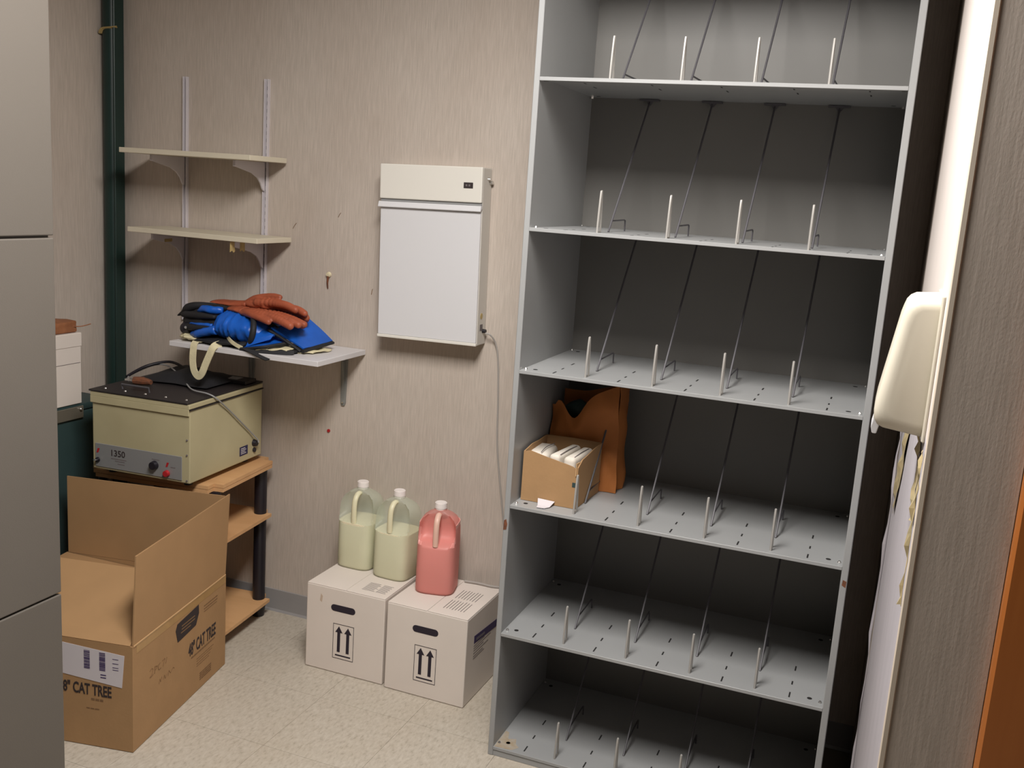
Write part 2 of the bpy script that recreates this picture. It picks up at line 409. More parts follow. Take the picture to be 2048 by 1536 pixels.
# ------------------------------------------------------------------ grey cabinet at the left edge
CX, CY = -.705, -1.35
t = thing('storage_cabinet', 'tall grey steel cabinet of three stacked sections at left edge', 'cabinet', (CX-.25, CY-.3, 0))
bm = box(bm_new(), CX-.5, CX-.012, CY-.6, CY, 0, 2.26, .004); obj('body', bm, 'cab', t)
zs = [.0, .677, 1.462, 2.26]
for i in range(3):
    bm = box(bm_new(), CX-.012, CX, CY-.6, CY, zs[i]+(.0025 if i else .03), zs[i+1]-.0025, .0025, 2)
    obj('side_panel', bm, 'cab', t)

# ------------------------------------------------------------------ teal chest, white carton on it, brown scrap
t = thing('metal_chest', 'dark teal metal chest with a latch behind the beige machine', 'chest', (-1.72, -.55, 0))
bm = box(bm_new(), -1.83, -1.622, -.85, -.21, 0, .775, .006, 2); obj('body', bm, 'teal', t, smooth=True)
bm = box(bm_new(), -1.833, -1.618, -.853, -.207, .777, .80, .005, 2); obj('lid', bm, 'teal', t, smooth=True)
bm = box(bm_new(), -1.617, -1.612, -.47, -.345, .752, .795, .002); la = obj('latch', bm, 'teal_latch', t)
bm = bm_new(); cyl(bm, (-1.612, -.362, .785), (-1.604, -.362, .785), .005, bev=.001); obj('latch_button', bm, 'chrome', la)
t = thing('white_carton', 'tall white carton standing on the teal chest', 'box', (-1.7, -.5, .80))
bm = box(bm_new(), -1.8, -1.62, -.66, -.345, .802, 1.012, .002); obj('carton', bm, 'whitebox', t)
bm = box(bm_new(), -1.802, -1.618, -.662, -.343, 1.0, 1.047, .002); obj('carton_lid', bm, 'whitebox', t)
bm = box(bm_new(), -1.6195, -1.619, -.655, -.35, .944, .9455); obj('fold_line', bm, 'ink_grey', t)
bm = bm_new(); box(bm, -1.74, -1.63, -.60, -.35, 1.049, 1.088, .008, 2)
bmesh.ops.subdivide_edges(bm, edges=bm.edges[:], cuts=2, use_grid_fill=True); blob_noise(bm, .006, 40, 2)
for v in bm.verts: v.co.z = max(v.co.z, 1.0485)
o = obj('leather_pouch', bm, 'brown', smooth=True); tag(o, 'small brown leather pouch lying on top of the white carton', 'pouch')
bm = bm_new(); tube(bm, [(-1.64, -.38, 1.07), (-1.62, -.345, 1.068), (-1.61, -.31, 1.074)], .0018, n=6); obj('lace', bm, 'brown', o)

# ------------------------------------------------------------------ small wooden rack table
TR = .105
TP = (-1.045, -.357, 0)
t = thing('rack_table', 'small light oak rack with black tube posts under the beige machine', 'table', TP, TR)
W_, D_ = .50, .402
def board(z0, z1, name, grow=0):
    tb = bmesh.new(); bmesh.ops.create_cube(tb, size=1)
    for v in tb.verts: v.co = Vector((-W_/2+v.co.x*(W_+grow), D_/2+v.co.y*(D_), (z0+z1)/2+v.co.z*(z1-z0)))
    ed = [e for e in tb.edges if abs(e.verts[0].co.z-e.verts[1].co.z) > .005]
    bmesh.ops.bevel(tb, geom=ed, offset=.035, segments=4, affect='EDGES')
    return obj(name, tb, 'oak', t, local=True)
board(.588, .600, 'top_board'); board(.574, .5865, 'under_board', -.002)
board(.388, .400, 'shelf'); board(.055, .067, 'shelf')
for (px, py) in ((-.04, D_-.045), (-W_+.04, D_-.045), (-.04, .045), (-W_+.04, .045)):
    for z0, z1 in ((.067, .388), (.400, .574)):
        bm = bm_new(); cyl(bm, (px, py, z0), (px, py, z1), .0225, n=20); obj('post', bm, 'black_plastic', t, local=True, smooth=True)
    bm = bm_new(); cyl(bm, (px, py, 0), (px, py, .055), .021, .027, n=20); obj('foot', bm, 'black_plastic', t, local=True, smooth=True)

# ------------------------------------------------------------------ beige machine
MP = (-1.102, -.425, .600)
t = thing('lab_machine', 'beige metal tabletop machine with black lid on the oak rack', 'machine', MP, .06)
mw, md = .375, .425   # local: x from -mw to 0, y 0..md, z from 0
H0, H1 = .02, .262
bm = box(bm_new(), -mw, 0, 0, md, H0, H1, .003, 2); body = obj('housing', bm, 'beige_metal', t, local=True)
for fx in (-mw+.04, -.04):
    for fy in (.05, md-.05):
        bm = bm_new(); cyl(bm, (fx, fy, .0005), (fx, fy, H0), .014, n=12); obj('foot', bm, 'black_plastic', t, local=True)
bm = box(bm_new(), -mw+.002, .004, -.004, md+.002, H1+.0005, H1+.004); obj('gasket', bm, 'black_sheet', t, local=True)
bm = bm_new(); box(bm, -mw-.004, .002, -.006, md, H1+.0045, H1+.020, .002); box(bm, -mw-.004, -.001, -.006, -.001, H1-.018, H1+.006, .0015)
lid = obj('lid', bm, 'beige_metal', t, local=True)
bm = box(bm_new(), -mw-.008, -.004, -.008, md+.01, H1+.0205, H1+.026, .001); ls = obj('lid_sheet', bm, 'black_sheet', lid, local=True)
for k in range(5):
    bm = bm_new(); cyl(bm, (-mw+.03+k*.078, .028, H1+.026), (-mw+.03+k*.078, .028, H1+.029), .0045, .003, n=10); obj('rivet', bm, 'chrome', lid, local=True)
bm = bm_new(); tube(bm, [(-mw+.075, .055, H1+.026), (-mw+.075, .052, H1+.042), (-mw+.18, .052, H1+.042), (-mw+.18, .055, H1+.026)], .0035, n=6, smooth=False)
obj('lid_handle', bm, 'wire', lid, local=True)
bm = bm_new(); box(bm, -.15, -.012, md-.09, md-.02, H1+.0265, H1+.040, .002); obj('hinge_block', bm, 'black_sheet', lid, local=True)
bm = bm_new(); box(bm, -.15, -.05, md-.085, md-.045, H1+.0405, H1+.042); obj('hinge_plate', bm, 'panel_silver', lid, local=True)
# front panel and its controls
bm = box(bm_new(), -mw+.012, -.028, -.003, -.0005, H0+.008, .108, .001); fp = obj('control_panel', bm, 'panel_silver', t, local=True)
F = -.0032
text('model_number', '1350', .030, (-.305, F, .072), (1, 0, 0), (0, 0, 1), 'ink', t, xs=1.0, bold=.0004)
bm = bm_new()
for z, a, b_ in ((.062, -.30, -.24), (.055, -.285, -.247), (.046, -.275, -.247), (.075+.008, -.142, -.112), (.066, -.07, -.052)):
    box(bm, a, b_, F-.0004, F, z, z+.0028)
o = obj('panel_print', bm, 'ink_grey', t, local=True)
def knob(x, z, r, d, m_, name):
    bm = bm_new(); cyl(bm, (x, F, z), (x, F-d, z), r, r*.85, n=18, bev=.001); return obj(name, bm, m_, t, local=True, smooth=True)
knob(-.13, .066, .015, .016, 'black_plastic', 'dial'); knob(-.083, .045, .0115, .012, 'red', 'red_button')
knob(-.352, .052, .0085, .008, 'black_plastic', 'toggle_switch'); bm = bm_new(); cyl(bm, (-.352, F-.008, .052), (-.352, F-.02, .055), .003); obj('toggle_lever', bm, 'chrome', t, local=True)
for x, z in ((-.352, .084), (-.083, .074)):
    bm = bm_new(); prism(bm, [(x-.006, z-.008), (x+.001, z-.008), (x+.007, z+.007), (x-.001, z+.007)], 1, F-.0006, F); obj('red_mark', bm, 'red', t, local=True)
for z in (.03, .115, .165, H1-.012):
    bm = bm_new(); cyl(bm, (-.010, -.0002, z), (-.010, -.003, z), .003, n=8); obj('screw', bm, 'ink_grey', t, local=True)
# side label and socket
bm = box(bm_new(), .0002, .0012, .285, .335, .044, .076); sl = obj('rating_label', bm, 'blue_label', t, local=True)
bm = bm_new()
for k, z in enumerate((.068, .062, .056, .050)): box(bm, .0012, .0016, .292, .31+.006*(k % 2)+.008, z, z+.0025)
obj('label_print', bm, 'label', sl, local=True)
bm = bm_new(); cyl(bm, (0, .375, .074), (.014, .375, .074), .013, .010, n=16); obj('socket', bm, 'black_plastic', t, local=True, smooth=True)
bm = bm_new(); cyl(bm, (0, .375, .048), (.006, .375, .048), .008, n=16); obj('fuse_cap', bm, 'black_plastic', t, local=True, smooth=True)
# power cord of the machine: a loop on the lid, over the side and into the socket
zt = H1+.0295
L2W = TM[t.name]
def Lw(*p): return L2W @ Vector(p)
t2 = thing('power_cord', 'grey power cord looping over the machine lid to its side socket', 'cord', Lw(-.1, .2, zt))
bm = bm_new()
tube(bm, [Lw(-.36, .16, zt), Lw(-.40, .22, zt+.004), Lw(-.37, .31, zt+.03), Lw(-.30, .30, zt+.035), Lw(-.20, .24, zt+.012), Lw(-.10, .15, zt+.003), Lw(-.02, .12, zt+.004), Lw(.008, .13, zt-.01),
          Lw(.008, .20, zt-.06), Lw(.009, .27, zt-.115), Lw(.009, .34, zt-.17), Lw(.016, .372, .09), Lw(.02, .375, .077)], .0026, n=8)
obj('cable', bm, 'cord_grey', t2, smooth=True)
bm = bm_new(); tube(bm, [Lw(-.40, .2, zt+.002), Lw(-.38, .28, zt+.03), Lw(-.32, .33, zt+.045), Lw(-.25, .32, zt+.03), Lw(-.2, .27, zt+.015), Lw(-.22, .21, zt+.004), Lw(-.3, .2, zt+.004)], .005, n=8); obj('cable_coil', bm, 'black_plastic', t2, smooth=True)
bm = bm_new(); tube(bm, [Lw(-.245, .13, zt+.012), Lw(-.28, .13, zt+.013), Lw(-.31, .125, zt+.012)], .012, n=10, radii=[.008, .014, .013]); obj('plug', bm, 'rust', t2, smooth=True)
bm = bm_new()
for dy in (-.007, .007): box(bm, -.34, -.305, .125+dy-.002, .125+dy+.002, zt+.010, zt+.016, mx=L2W)
obj('plug_prong', bm, 'chrome', t2)
# black pouch lying at the back of the lid
bm = bm_new(); g = []
for i in range(15):
    row = []
    for j in range(9):
        u, v = i/14, j/8
        x = -.34+.27*u; y = .19+.21*v
        z = zt+.002+.045*math.sin(PI*u)**.7*math.sin(PI*v)**.6*(.75+.5*noise.noise(Vector((u*5, v*4, 3))))
        row.append(Lw(x, y+.01*noise.noise(Vector((u*3, v*3, 9))), z))
    g.append(row)
sheet(bm, g, -.002)
o = obj('black_pouch', bm, 'binding', smooth=True); tag(o, 'crumpled black cloth pouch on the back of the machine lid', 'pouch')

# ------------------------------------------------------------------ open cardboard box
t = thing('cardboard_box', 'large open brown cardboard box on the floor by the grey cabinet', 'box', (-.889, -.926, 0), .1847)
BW, BD, BH, th = .575, .556, .32, .004
bm = bm_new()
box(bm, -BW, 0, 0, th, .002, BH); box(bm, -BW, 0, BD-th, BD, .002, BH)
box(bm, -BW, -BW+th, th, BD-th, .002, BH); box(bm, -th, 0, th, BD-th, .002, BH); box(bm, -BW+th, -th, th, BD-th, .002, .006)
obj('carton_body', bm, 'card', t, local=True)
fh = .268
bm = bm_new(); prism(bm, [(.004, BH+.001), (BD-.004, BH+.001), (BD+.022, BH+fh), (.022, BH+fh-.012)], 0, -th, 0, 0); o1 = obj('flap', bm, 'card_inside', t, local=True)
bmk = bm_new(); box(bmk, -BW+.006, -.006, BD-th, BD, BH+.001, BH+fh); obj('flap', bmk, 'card_inside', t, local=True)
bm = bm_new(); g = [[(-BW+.01, -.001+.25*u, BH+.002+.115*u**.85) if c == 0 else (-.008, .0+.25*u, BH+.002+.115*u**.85) for c in (0, 1)] for u in (0, .12, .3, .5, .75, 1)]
sheet(bm, g, .004); obj('flap', bm, 'card_inside', t, local=True)
bm = bm_new(); g = [[(-BW+.002+.26*u, y, BH+.002-.02*u) for y in (.01, .2, .4, BD-.008)] for u in (0, .2, .6, 1)]
sheet(bm, g, .004); obj('flap', bm, 'card_inside', t, local=True)
# tape strip along the right top edge
bm = bm_new(); box(bm, .0001, .0006, .02, BD-.004, BH-.028, BH-.002); obj('packing_tape', bm, 'packing_tape', t, local=True)
bm = bm_new(); box(bm, .0, .002, .004, BD-.004, BH-.003, BH+.002, .0006); obj('edge_crease', bm, 'card_edge', t, local=True)
# print on the right side (u = local y)
bm = bm_new(); prism(bm, [(.21, .262), (.22, .280), (.35, .290), (.352, .262), (.333, .229), (.222, .221)], 0, .0002, .0009); bd = obj('badge', bm, 'ink', t, local=True)
bm = bm_new()
for a, b_, z in ((.245, .325, .262), (.245, .325, .252), (.24, .3, .242)): box(bm, .0009, .0013, a, b_, z, z+.0035)
obj('badge_print', bm, 'ink_badge', bd, local=True)
text('box_title', '48" CAT TREE', .058, (.0004, .288, .142), (0, 1, 0), (0, 0, 1), 'ink', t, xs=.50, bold=.0012)
bm = bm_new()
def lines(bm, a, b_, z, h, ax=0, sgn=1, dash=True, seed=1):
    random.seed(seed); u = a
    while u < b_:
        l_ = random.uniform(.004, .016) if dash else b_-a
        e_ = min(u+l_, b_)
        if ax == 0: box(bm, .0002, .0006, u, e_, z, z+h)
        else: box(bm, u, e_, -.0006, -.0002, z, z+h)
        u = e_+.0025
lines(bm, .305, .46, .128, .0055, seed=2)
for k, z in enumerate((.110, .102, .093, .085)): lines(bm, .34, .45-.01*k, z, .002, seed=4+k)
for k, z in enumerate((.268, .258)): lines(bm, .385, .475, z, .0035, seed=12+k)
lines(bm, .385, .47, .25, .002, dash=False)
for k, z in enumerate((.050, .043, .036, .029)): lines(bm, .36, .435, z, .0045, seed=22+k)
obj('box_print', bm, 'ink_soft', t, local=True)
def scrawl(u0, z0, s_, pts, name='handwriting'):
    bm = bm_new()
    for st in pts: tube(bm, [(.0006, u0+a*s_, z0+b_*s_) for a, b_ in st], .0008, n=5, k=4, flat=.0004)
    return obj(name, bm, 'ink_soft', t, local=True)
scrawl(.065, .185, .022, [[(0, .9), (.5, 1.1), (.8, .8), (.5, .3), (0, 0), (.9, .1)], [(1.2, 0), (1.25, 1)], [(1.25, 1), (1.9, .8), (1.3, .5)], [(2.6, .9), (2.1, .7), (2.2, .1), (2.8, .1)], [(3.1, .9), (3.8, .95), (3.5, .5), (3.3, 0)], [(4, .1), (4.3, .9)]])
scrawl(.115, .14, .018, [[(0, 0), (.3, .8), (.5, .2), (.9, .9)], [(1.3, .2), (1.7, .8), (1.9, .1), (2.4, .6)], [(2.8, .1), (3.1, .9), (3.6, .3), (4.4, .8), (4.8, .5)]])
# print and label on the near side
bm = bm_new(); prism(bm, [(-.21, .305), (-.012, .290), (-.020, .193), (-.215, .212)], 1, -.001, -.0002); lb_ = obj('shipping_label', bm, 'label', t, local=True)
bm = bm_new()
random.seed(5)
for x0 in (-.088, -.135):
    z = .236
    while z < .29:
        h = random.choice((.0012, .002, .003)); box(bm, x0, x0+.018, -.0014, -.001, z, z+h); z += h+random.choice((.001, .0016))
for z in (.222, .214): box(bm, -.085, -.068, -.0014, -.001, z, z+.003)
for z in (.275, .262, .25, .243): box(bm, -.048, -.03, -.0014, -.001, z, z+.0016)
obj('label_print', bm, 'ink_purple', lb_, local=True)
text('end_title', '48" CAT TREE', .046, (-.052, -.0005, .158), (1, 0, 0), (0, 0, 1), 'ink', t, xs=.58, align='RIGHT', bold=.001)
bm = bm_new(); lines(bm, -.115, -.078, .142, .006, ax=1, seed=33); lines(bm, -.13, -.09, .115, .003, ax=1, seed=34); obj('end_print', bm, 'ink_soft', t, local=True)

for o in t.children:
    if o.name.split('.')[0] in ('badge', 'box_title', 'box_print', 'handwriting'): o.location.y = .022
    if o.name.split('.')[0] in ('shipping_label', 'end_title', 'end_print'): o.location.x = -.012

# ------------------------------------------------------------------ white cartons with arrows
def white_box(name, label, loc, rz, side_print):
    t = thing(name, label, 'box', loc, rz, 'white chemical cartons')
    w_, d_, h_ = .292, .285, .300
    if side_print: w_ = .283
    bm = box(bm_new(), 0, w_, 0, d_, .001, h_-.003, .003, 2); obj('carton', bm, 'whitebox', t, local=True)
    for a, b_ in ((.001, w_/2-.0006), (w_/2+.0006, w_-.001)):
        bm = box(bm_new(), a, b_, .001, d_-.001, h_-.003, h_, .001); obj('top_flap', bm, 'whitebox', t, local=True)
    # hand hole: dark stadium plus inner flap
    bm = bm_new(); hz = .231; pl = []
    x0, x1, r = .105, .173, .0115
    for k in range(9): a = PI/2+PI*k/8; pl.append((x0+r*math.cos(a), hz+r*math.sin(a)))
    for k in range(9): a = -PI/2+PI*k/8; pl.append((x1+r*math.cos(a), hz+r*math.sin(a)))
    prism(bm, pl, 1, -.0006, .0004); obj('hand_hole', bm, 'hole', t, local=True)
    # this-way-up frame
    bm = bm_new(); a, b_, c, d = .104, .182, .054, .177
    e = .0016
    box(bm, a, b_, -.0006, -.0001, d-e, d); box(bm, a, b_, -.0006, -.0001, c, c+e); box(bm, a, a+e, -.0006, -.0001, c, d); box(bm, b_-e, b_, -.0006, -.0001, c, d)
    box(bm, a+.01, b_-.01, -.0006, -.0001, c+.010, c+.0145)
    for cx in (a+.022, b_-.022):
        prism(bm, [(cx-.0055, c+.024), (cx+.0055, c+.024), (cx+.0055, d-.030), (cx+.0135, d-.030), (cx, d-.008), (cx-.0135, d-.030), (cx-.0055, d-.030)], 1, -.0007, -.0001)
    obj('up_arrows', bm, 'ink_purple' if False else 'hole', t, local=True)
    return t, w_, d_, h_
t1_, w_, d_, h_ = white_box('white_box', 'left white carton with up arrows holding two pale yellow jugs', (-.757, -.258, 0), 0, False)
bm = bm_new()
for k in range(9):
    y = .036+.0075*k
    box(bm, .185, .225 if k % 3 else .232, y, y+.0022, h_, h_+.0003); box(bm, .236, .272-.004*(k % 2), y, y+.0022, h_, h_+.0003)
obj('top_print', bm, 'ink_grey', t1_, local=True)
bm = bm_new(); prism(bm, [(.05, .245), (.058, .24), (.061, .262), (.054, .27)], 1, -.0004, 0); obj('smudge', bm, 'whitebox_dirt', t1_, local=True)
t2_, w_, d_, h_ = white_box('white_box', 'right white carton with up arrows beside the grey shelving, red jug on it', (-.452, -.266, 0), -.012, True)
bm = bm_new()
for k in range(8):
    for (a, l_) in ((.045, .075), (.135, .075)):
        x = .175+.010*k
        box(bm, x, x+.0018, a+.002*(k % 3), a+l_-.003*((k+1) % 3), h_, h_+.0003)
obj('top_print', bm, 'ink', t2_, local=True)
bm = bm_new(); prism(bm, [(.06, .196), (.27, .180), (.27, .206), (.06, .222)], 0, w_+.0001, w_+.0007); bb = obj('side_band', bm, 'ink_purple', t2_, local=True)
bmb = bm_new()
for q in range(5): box(bmb, w_+.0007, w_+.0011, .078+.014*q, .088+.014*q, .2005-.0011*q, .2085-.0011*q)
obj('band_print', bmb, 'ink_grey', bb, local=True)
bm = bm_new(); random.seed(8)
for z in (.186, .178, .170, .160, .150, .142):
    box(bm, w_+.0001, w_+.0005, .06, random.uniform(.13, .2), z, z+.0022)
obj('side_print', bm, 'ink_grey', t2_, local=True)

# ------------------------------------------------------------------ jugs
def ring_pts(hx, hy, z, n=40, p=4, rec=0):
    out = []
    for k in range(n):
        a = 2*PI*k/n; c, s = math.cos(a), math.sin(a)
        x = hx*math.copysign(abs(c)**(2/p), c); y = hy*math.copysign(abs(s)**(2/p), s)
        if rec > 0 and y < 0:
            wgt = max(0, 1-(abs(x)/(hx*1.02))**10)
            y = max(y, -hy+rec*wgt*1.0) if wgt > 0 else y
        out.append(Vector((x, y, z)))
    return out
def loft(bm, rings, cap=True):
    V = [[bm.verts.new(p) for p in r] for r in rings]; n = len(V[0])
    for a, b_ in zip(V, V[1:]):
        for j in range(n): bm.faces.new((a[j], a[(j+1) % n], b_[(j+1) % n], b_[j]))
    if cap: bm.faces.new(V[0][::-1]); bm.faces.new(V[-1])
def jug(label, x, y, rz, shell, liquid, hm, lvl, z0=.3012, hx=.068, hy=.066):
    t = thing('gallon_jug', label, 'jug', (x, y, z0), rz, 'chemical jugs on the white cartons')
    prof = [(0, .90, 0, 4), (.003, .96, 0, 4), (.010, 1, 0, 4), (.08, 1, 0, 4), (.155, 1, 0, 4), (.165, 1, .006, 4), (.176, .995, .032, 4), (.190, .99, .050, 4), (.215, .98, .052, 3.8),
            (.235, .93, .046, 3.4), (.250, .82, .036, 3), (.262, .62, .018, 2.6), (.270, .42, .006, 2.2), (.274, .31, 0, 2), (.283, .29, 0, 2)]
    bm = bm_new(); loft(bm, [ring_pts(hx*s, hy*s, z, 48, p, rc) for z, s, rc, p in prof]); obj('jug_body', bm, shell, t, local=True, smooth=True, angle=50)
    bm = bm_new(); lp = [q for q in prof if q[0] < lvl]; lp.append((lvl, *lp[-1][1:]))
    loft(bm, [ring_pts(hx*s*.975, hy*s*.975, z+.001, 48, p, rc*1.02+.001 if rc else 0) for z, s, rc, p in lp]); obj('liquid', bm, liquid, t, local=True, smooth=True, angle=50)
    bm = bm_new(); tube(bm, [(0, -.016, .262), (0, -.034, .262), (0, -.050, .248), (0, -.056, .225), (0, -.057, .195), (0, -.056, .165)], .0095, n=12, flat=.0075); obj('handle', bm, hm, t, local=True, smooth=True)
    bm = bm_new(); cyl(bm, (0, 0, .279), (0, 0, .300), .0205, .0195, n=28, bev=.002); cyl(bm, (0, 0, .275), (0, 0, .280), .0195, n=28); obj('cap', bm, 'cap', t, local=True, smooth=True, angle=30)
    return t
jug('pale yellow liquid jug standing at the left on left carton', -.688, -.030, 0, 'jug_clear', 'liquid_y', 'handle_jug', .163)
jug('pale yellow liquid jug in the middle, nearest the red jug', -.536, -.050, -.05, 'jug_clear', 'liquid_y', 'handle_jug', .160)
jug('pinkish red jug with a white cap on right carton', -.362, -.092, .22, 'jug_red', 'liquid_r', 'handle_jug_r', .235, .3012, .066, .064)

# ------------------------------------------------------------------ steel shelving unit
UW, UD, UH = .914, .469, 2.45
t = thing('shelving_unit', 'tall grey steel shelving unit with wire dividers against the wall', 'shelving', (UW/2, -UD/2, 0))
bm = bm_new(); box(bm, 0, .0155, -UD, 0, 0, UH, .0015); obj('side_panel', bm, 'steel', t)
bm = bm_new(); box(bm, UW-.0165, UW, -UD, 0, 0, UH, .0015); obj('side_panel', bm, 'steel', t)
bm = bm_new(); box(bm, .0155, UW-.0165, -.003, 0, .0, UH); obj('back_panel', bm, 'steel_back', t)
bm = bm_new(); box(bm, .0155, UW-.0165, -UD+.002, -UD+.014, 0, .018, .001); obj('kick_strip', bm, 'steel', t)
SH = [.028, .383, .764, 1.145, 1.526, 1.907, 2.288]
DX = [.195, .374, .552, .722]
def divider_bm(x, z, top):
    bm = bm_new()
    tube(bm, [(x, -.338, z), (x+.002, -.014, top-.004)], .0028, n=6, smooth=False)
    tube(bm, [(x, -.312, z+.029), (x, -.18, z+.031), (x, -.172, z+.029), (x, -.170, z)], .0022, n=6, smooth=False)
    box(bm, x-.028, x+.030, -.022, -.006, top-.005, top-.0005)
    prism(bm, [(x-.010, top-.004), (x+.014, top-.004), (x+.004, top-.018), (x, top-.018)], 1, -.020, -.012)
    return bm
def hook_bm(x, z):
    bm = bm_new(); r = .0030
    tube(bm, [(x, -.446, z-.002), (x, -.444, z+.04), (x, -.437, z+.098), (x, -.431, z+.100), (x, -.422, z+.04), (x, -.418, z+.001)], r, n=6, k=3)
    tube(bm, [(x, -.446, z+.0005), (x, -.418, z+.0005)], r*.9, n=5, k=1)
    return bm
for k, z in enumerate(SH):
    bm = bm_new(); box(bm, .0156, UW-.0166, -UD+.001, -.0032, z-.0022, z)
    box(bm, .0156, UW-.0166, -UD, -UD+.0022, z-.009, z+.0004, .0006)
    box(bm, .0156, UW-.0166, -UD+.002, -UD+.012, z-.009, z-.0078)
    sh = obj('shelf', bm, 'steel', t)
    # slots punched between the dividers, corner holes, bolts
    bm = bm_new()
    for sx in (.105, .284, .461, .637, .812):
        for (a, b_) in ((-.450, -.420), (-.375, -.354), (-.288, -.258)):
            box(bm, sx-.002, sx+.002, a, b_, z-.0024, z+.0003)
    for sx in (.048, UW-.052):
        cyl(bm, (sx, -.430, z-.0024), (sx, -.430, z+.0004), .0065, n=12)
        cyl(bm, (sx, -.045, z-.0024), (sx, -.045, z+.0004), .0065, n=12)
    o = obj('slots', bm, 'dark', sh); o['kind'] = 'stuff'
    for sx, sy in ((.024, -.44), (UW-.025, -.44), (.024, -.03), (UW-.025, -.03)):
        bm = bm_new(); cyl(bm, (sx, sy, z+.0005), (sx, sy, z+.004), .005, .003, n=10); cyl(bm, (sx, sy, z-.0085), (sx, sy, z-.0024), .0065, .0065, n=6)
        obj('bolt', bm, 'chrome', sh, smooth=True, angle=30)
    if k == 0:
        pass
    top = SH[k+1]-.003 if k+1 < len(SH) else UH-.03
    for x in DX:
        xx = x+random.uniform(-.002, .002)
        wd_ = obj('wire_divider', divider_bm(xx, z+.0005, top), 'wire', t, smooth=True)
        obj('front_hook', hook_bm(xx, z+.0005), 'hook_metal', wd_, smooth=True)
bm = box(bm_new(), 0, UW, -UD, 0, UH, UH+.006); obj('top_panel', bm, 'steel', t)
# rust on the uprights and the bottom shelf
bm = bm_new(); prism(bm, [(.001, .690), (.010, .692), (.012, .708), (.008, .722), (.002, .718)], 1, -UD-.0006, -UD); obj('rust_patch', bm, 'rust', t)
bm = bm_new(); prism(bm, [(UW-.012, .717), (UW-.003, .712), (UW-.002, .728), (UW-.011, .731)], 1, -UD-.0006, -UD); obj('rust_patch', bm, 'rust', t)
bm = bm_new(); prism(bm, [(.017, -.465), (.07, -.462), (.085, -.44), (.07, -.425), (.062, -.40), (.04, -.41), (.03, -.375), (.018, -.37)], 2, SH[0]+.0001, SH[0]+.0004); obj('rust_film', bm, 'rust_light', t)

# things on the fourth shelf
z = .7645
t = thing('small_cardboard_box', 'small torn brown cardboard box holding white rolls on a shelf', 'box', (.11, -.3, z), 0)
x0, x1, y0, y1 = .026, .185, -.405, -.215
bm = bm_new()
def wallpoly(bm, pts, p, q):
    """vertical wall from p to q with ragged top heights"""
    n = len(pts); g = []
    for i, h in enumerate(pts):
        u = i/(n-1); x = p[0]+(q[0]-p[0])*u; y = p[1]+(q[1]-p[1])*u
        g.append([(x, y, z+.0005), (x, y, z+h*.5), (x, y, z+h)])
    sheet(bm, g, .003)
wallpoly(bm, [.142, .146, .142, .138, .134, .131, .127, .124, .12, .112], (x0, y0), (x1, y0))
obj('front_wall', bm, 'card', t)
bm = bm_new(); wallpoly(bm, [.118, .135, .138, .142, .146, .148, .150], (x1, y0), (x1+.01, y1)); obj('side_wall', bm, 'card', t)
bm = bm_new(); wallpoly(bm, [.142, .15, .148, .15], (x0, y0), (x0, y1)); obj('side_wall', bm, 'card', t)
bm = bm_new(); wallpoly(bm, [.15, .152, .15], (x0, y1), (x1+.01, y1)); obj('back_wall', bm, 'card', t)
bm = box(bm_new(), x0, x1, y0+.003, y1, z+.0005, z+.003); obj('bottom', bm, 'card', t)
bm = bm_new(); g = [[(x1-.004+.002*i, y0-.004+.016*i, z+.095+.012*j) for j in range(4)] for i in range(3)]; sheet(bm, g, .002); obj('torn_flap', bm, 'card_edge', t)
bm = bm_new(); sheet(bm, [[(.075, y0-.002, z+.014), (.085, y0-.03, z+.004), (.088, y0-.048, z+.0025)], [(.125, y0-.002, z+.012), (.120, y0-.03, z+.003), (.11, y0-.045, z+.0025)]], .001); obj('paper_scrap', bm, 'label', t)
bm = bm_new(); box(bm, x1-.014, x1-.004, y0-.0008, y0-.0001, z+.062, z+.075); obj('blue_print', bm, 'teal', t)
for i, (cx, cy, lx, ly, rz, hz, lab) in enumerate((
        (.065, -.315, .062, .150, .10, .165, 'folded white cloth bundle, leftmost in the torn box'),
        (.118, -.318, .032, .155, -.12, .168, 'folded white cloth bundle in the middle of the torn box'),
        (.158, -.318, .036, .150, -.08, .166, 'folded white cloth bundle, rightmost in the torn box'))):
    bm = bm_new(); box(bm, -lx/2, lx/2, -ly/2, ly/2, .03, hz, min(lx, .04)*.34, 4)
    if i == 0:
        for v in bm.verts: v.co.x += -.018*(v.co.z-.03)/.13; v.co.z += .012*math.cos(v.co.y*22)-.008
    bmesh.ops.transform(bm, matrix=Matrix.Translation((cx, cy, z-.026)) @ Matrix.Rotation(rz, 4, 'Z'), verts=bm.verts)
    o = obj('cloth_bundle', bm, 'towel', smooth=True, angle=60); tag(o, lab, 'cloth bundle', 'white cloth bundles in the torn box')
    bm = bm_new(); tube(bm, [(cx+lx*.15-.010*(i == 0), cy-ly*.40, z+hz-.027), (cx+lx*.15+ly*.3*math.sin(-rz)-.010*(i == 0), cy, z+hz-.0245), (cx+lx*.15+ly*.6*math.sin(-rz), cy+ly*.36, z+hz-.026)], .0013, n=5); obj('fold_line', bm, 'ink_grey', o)
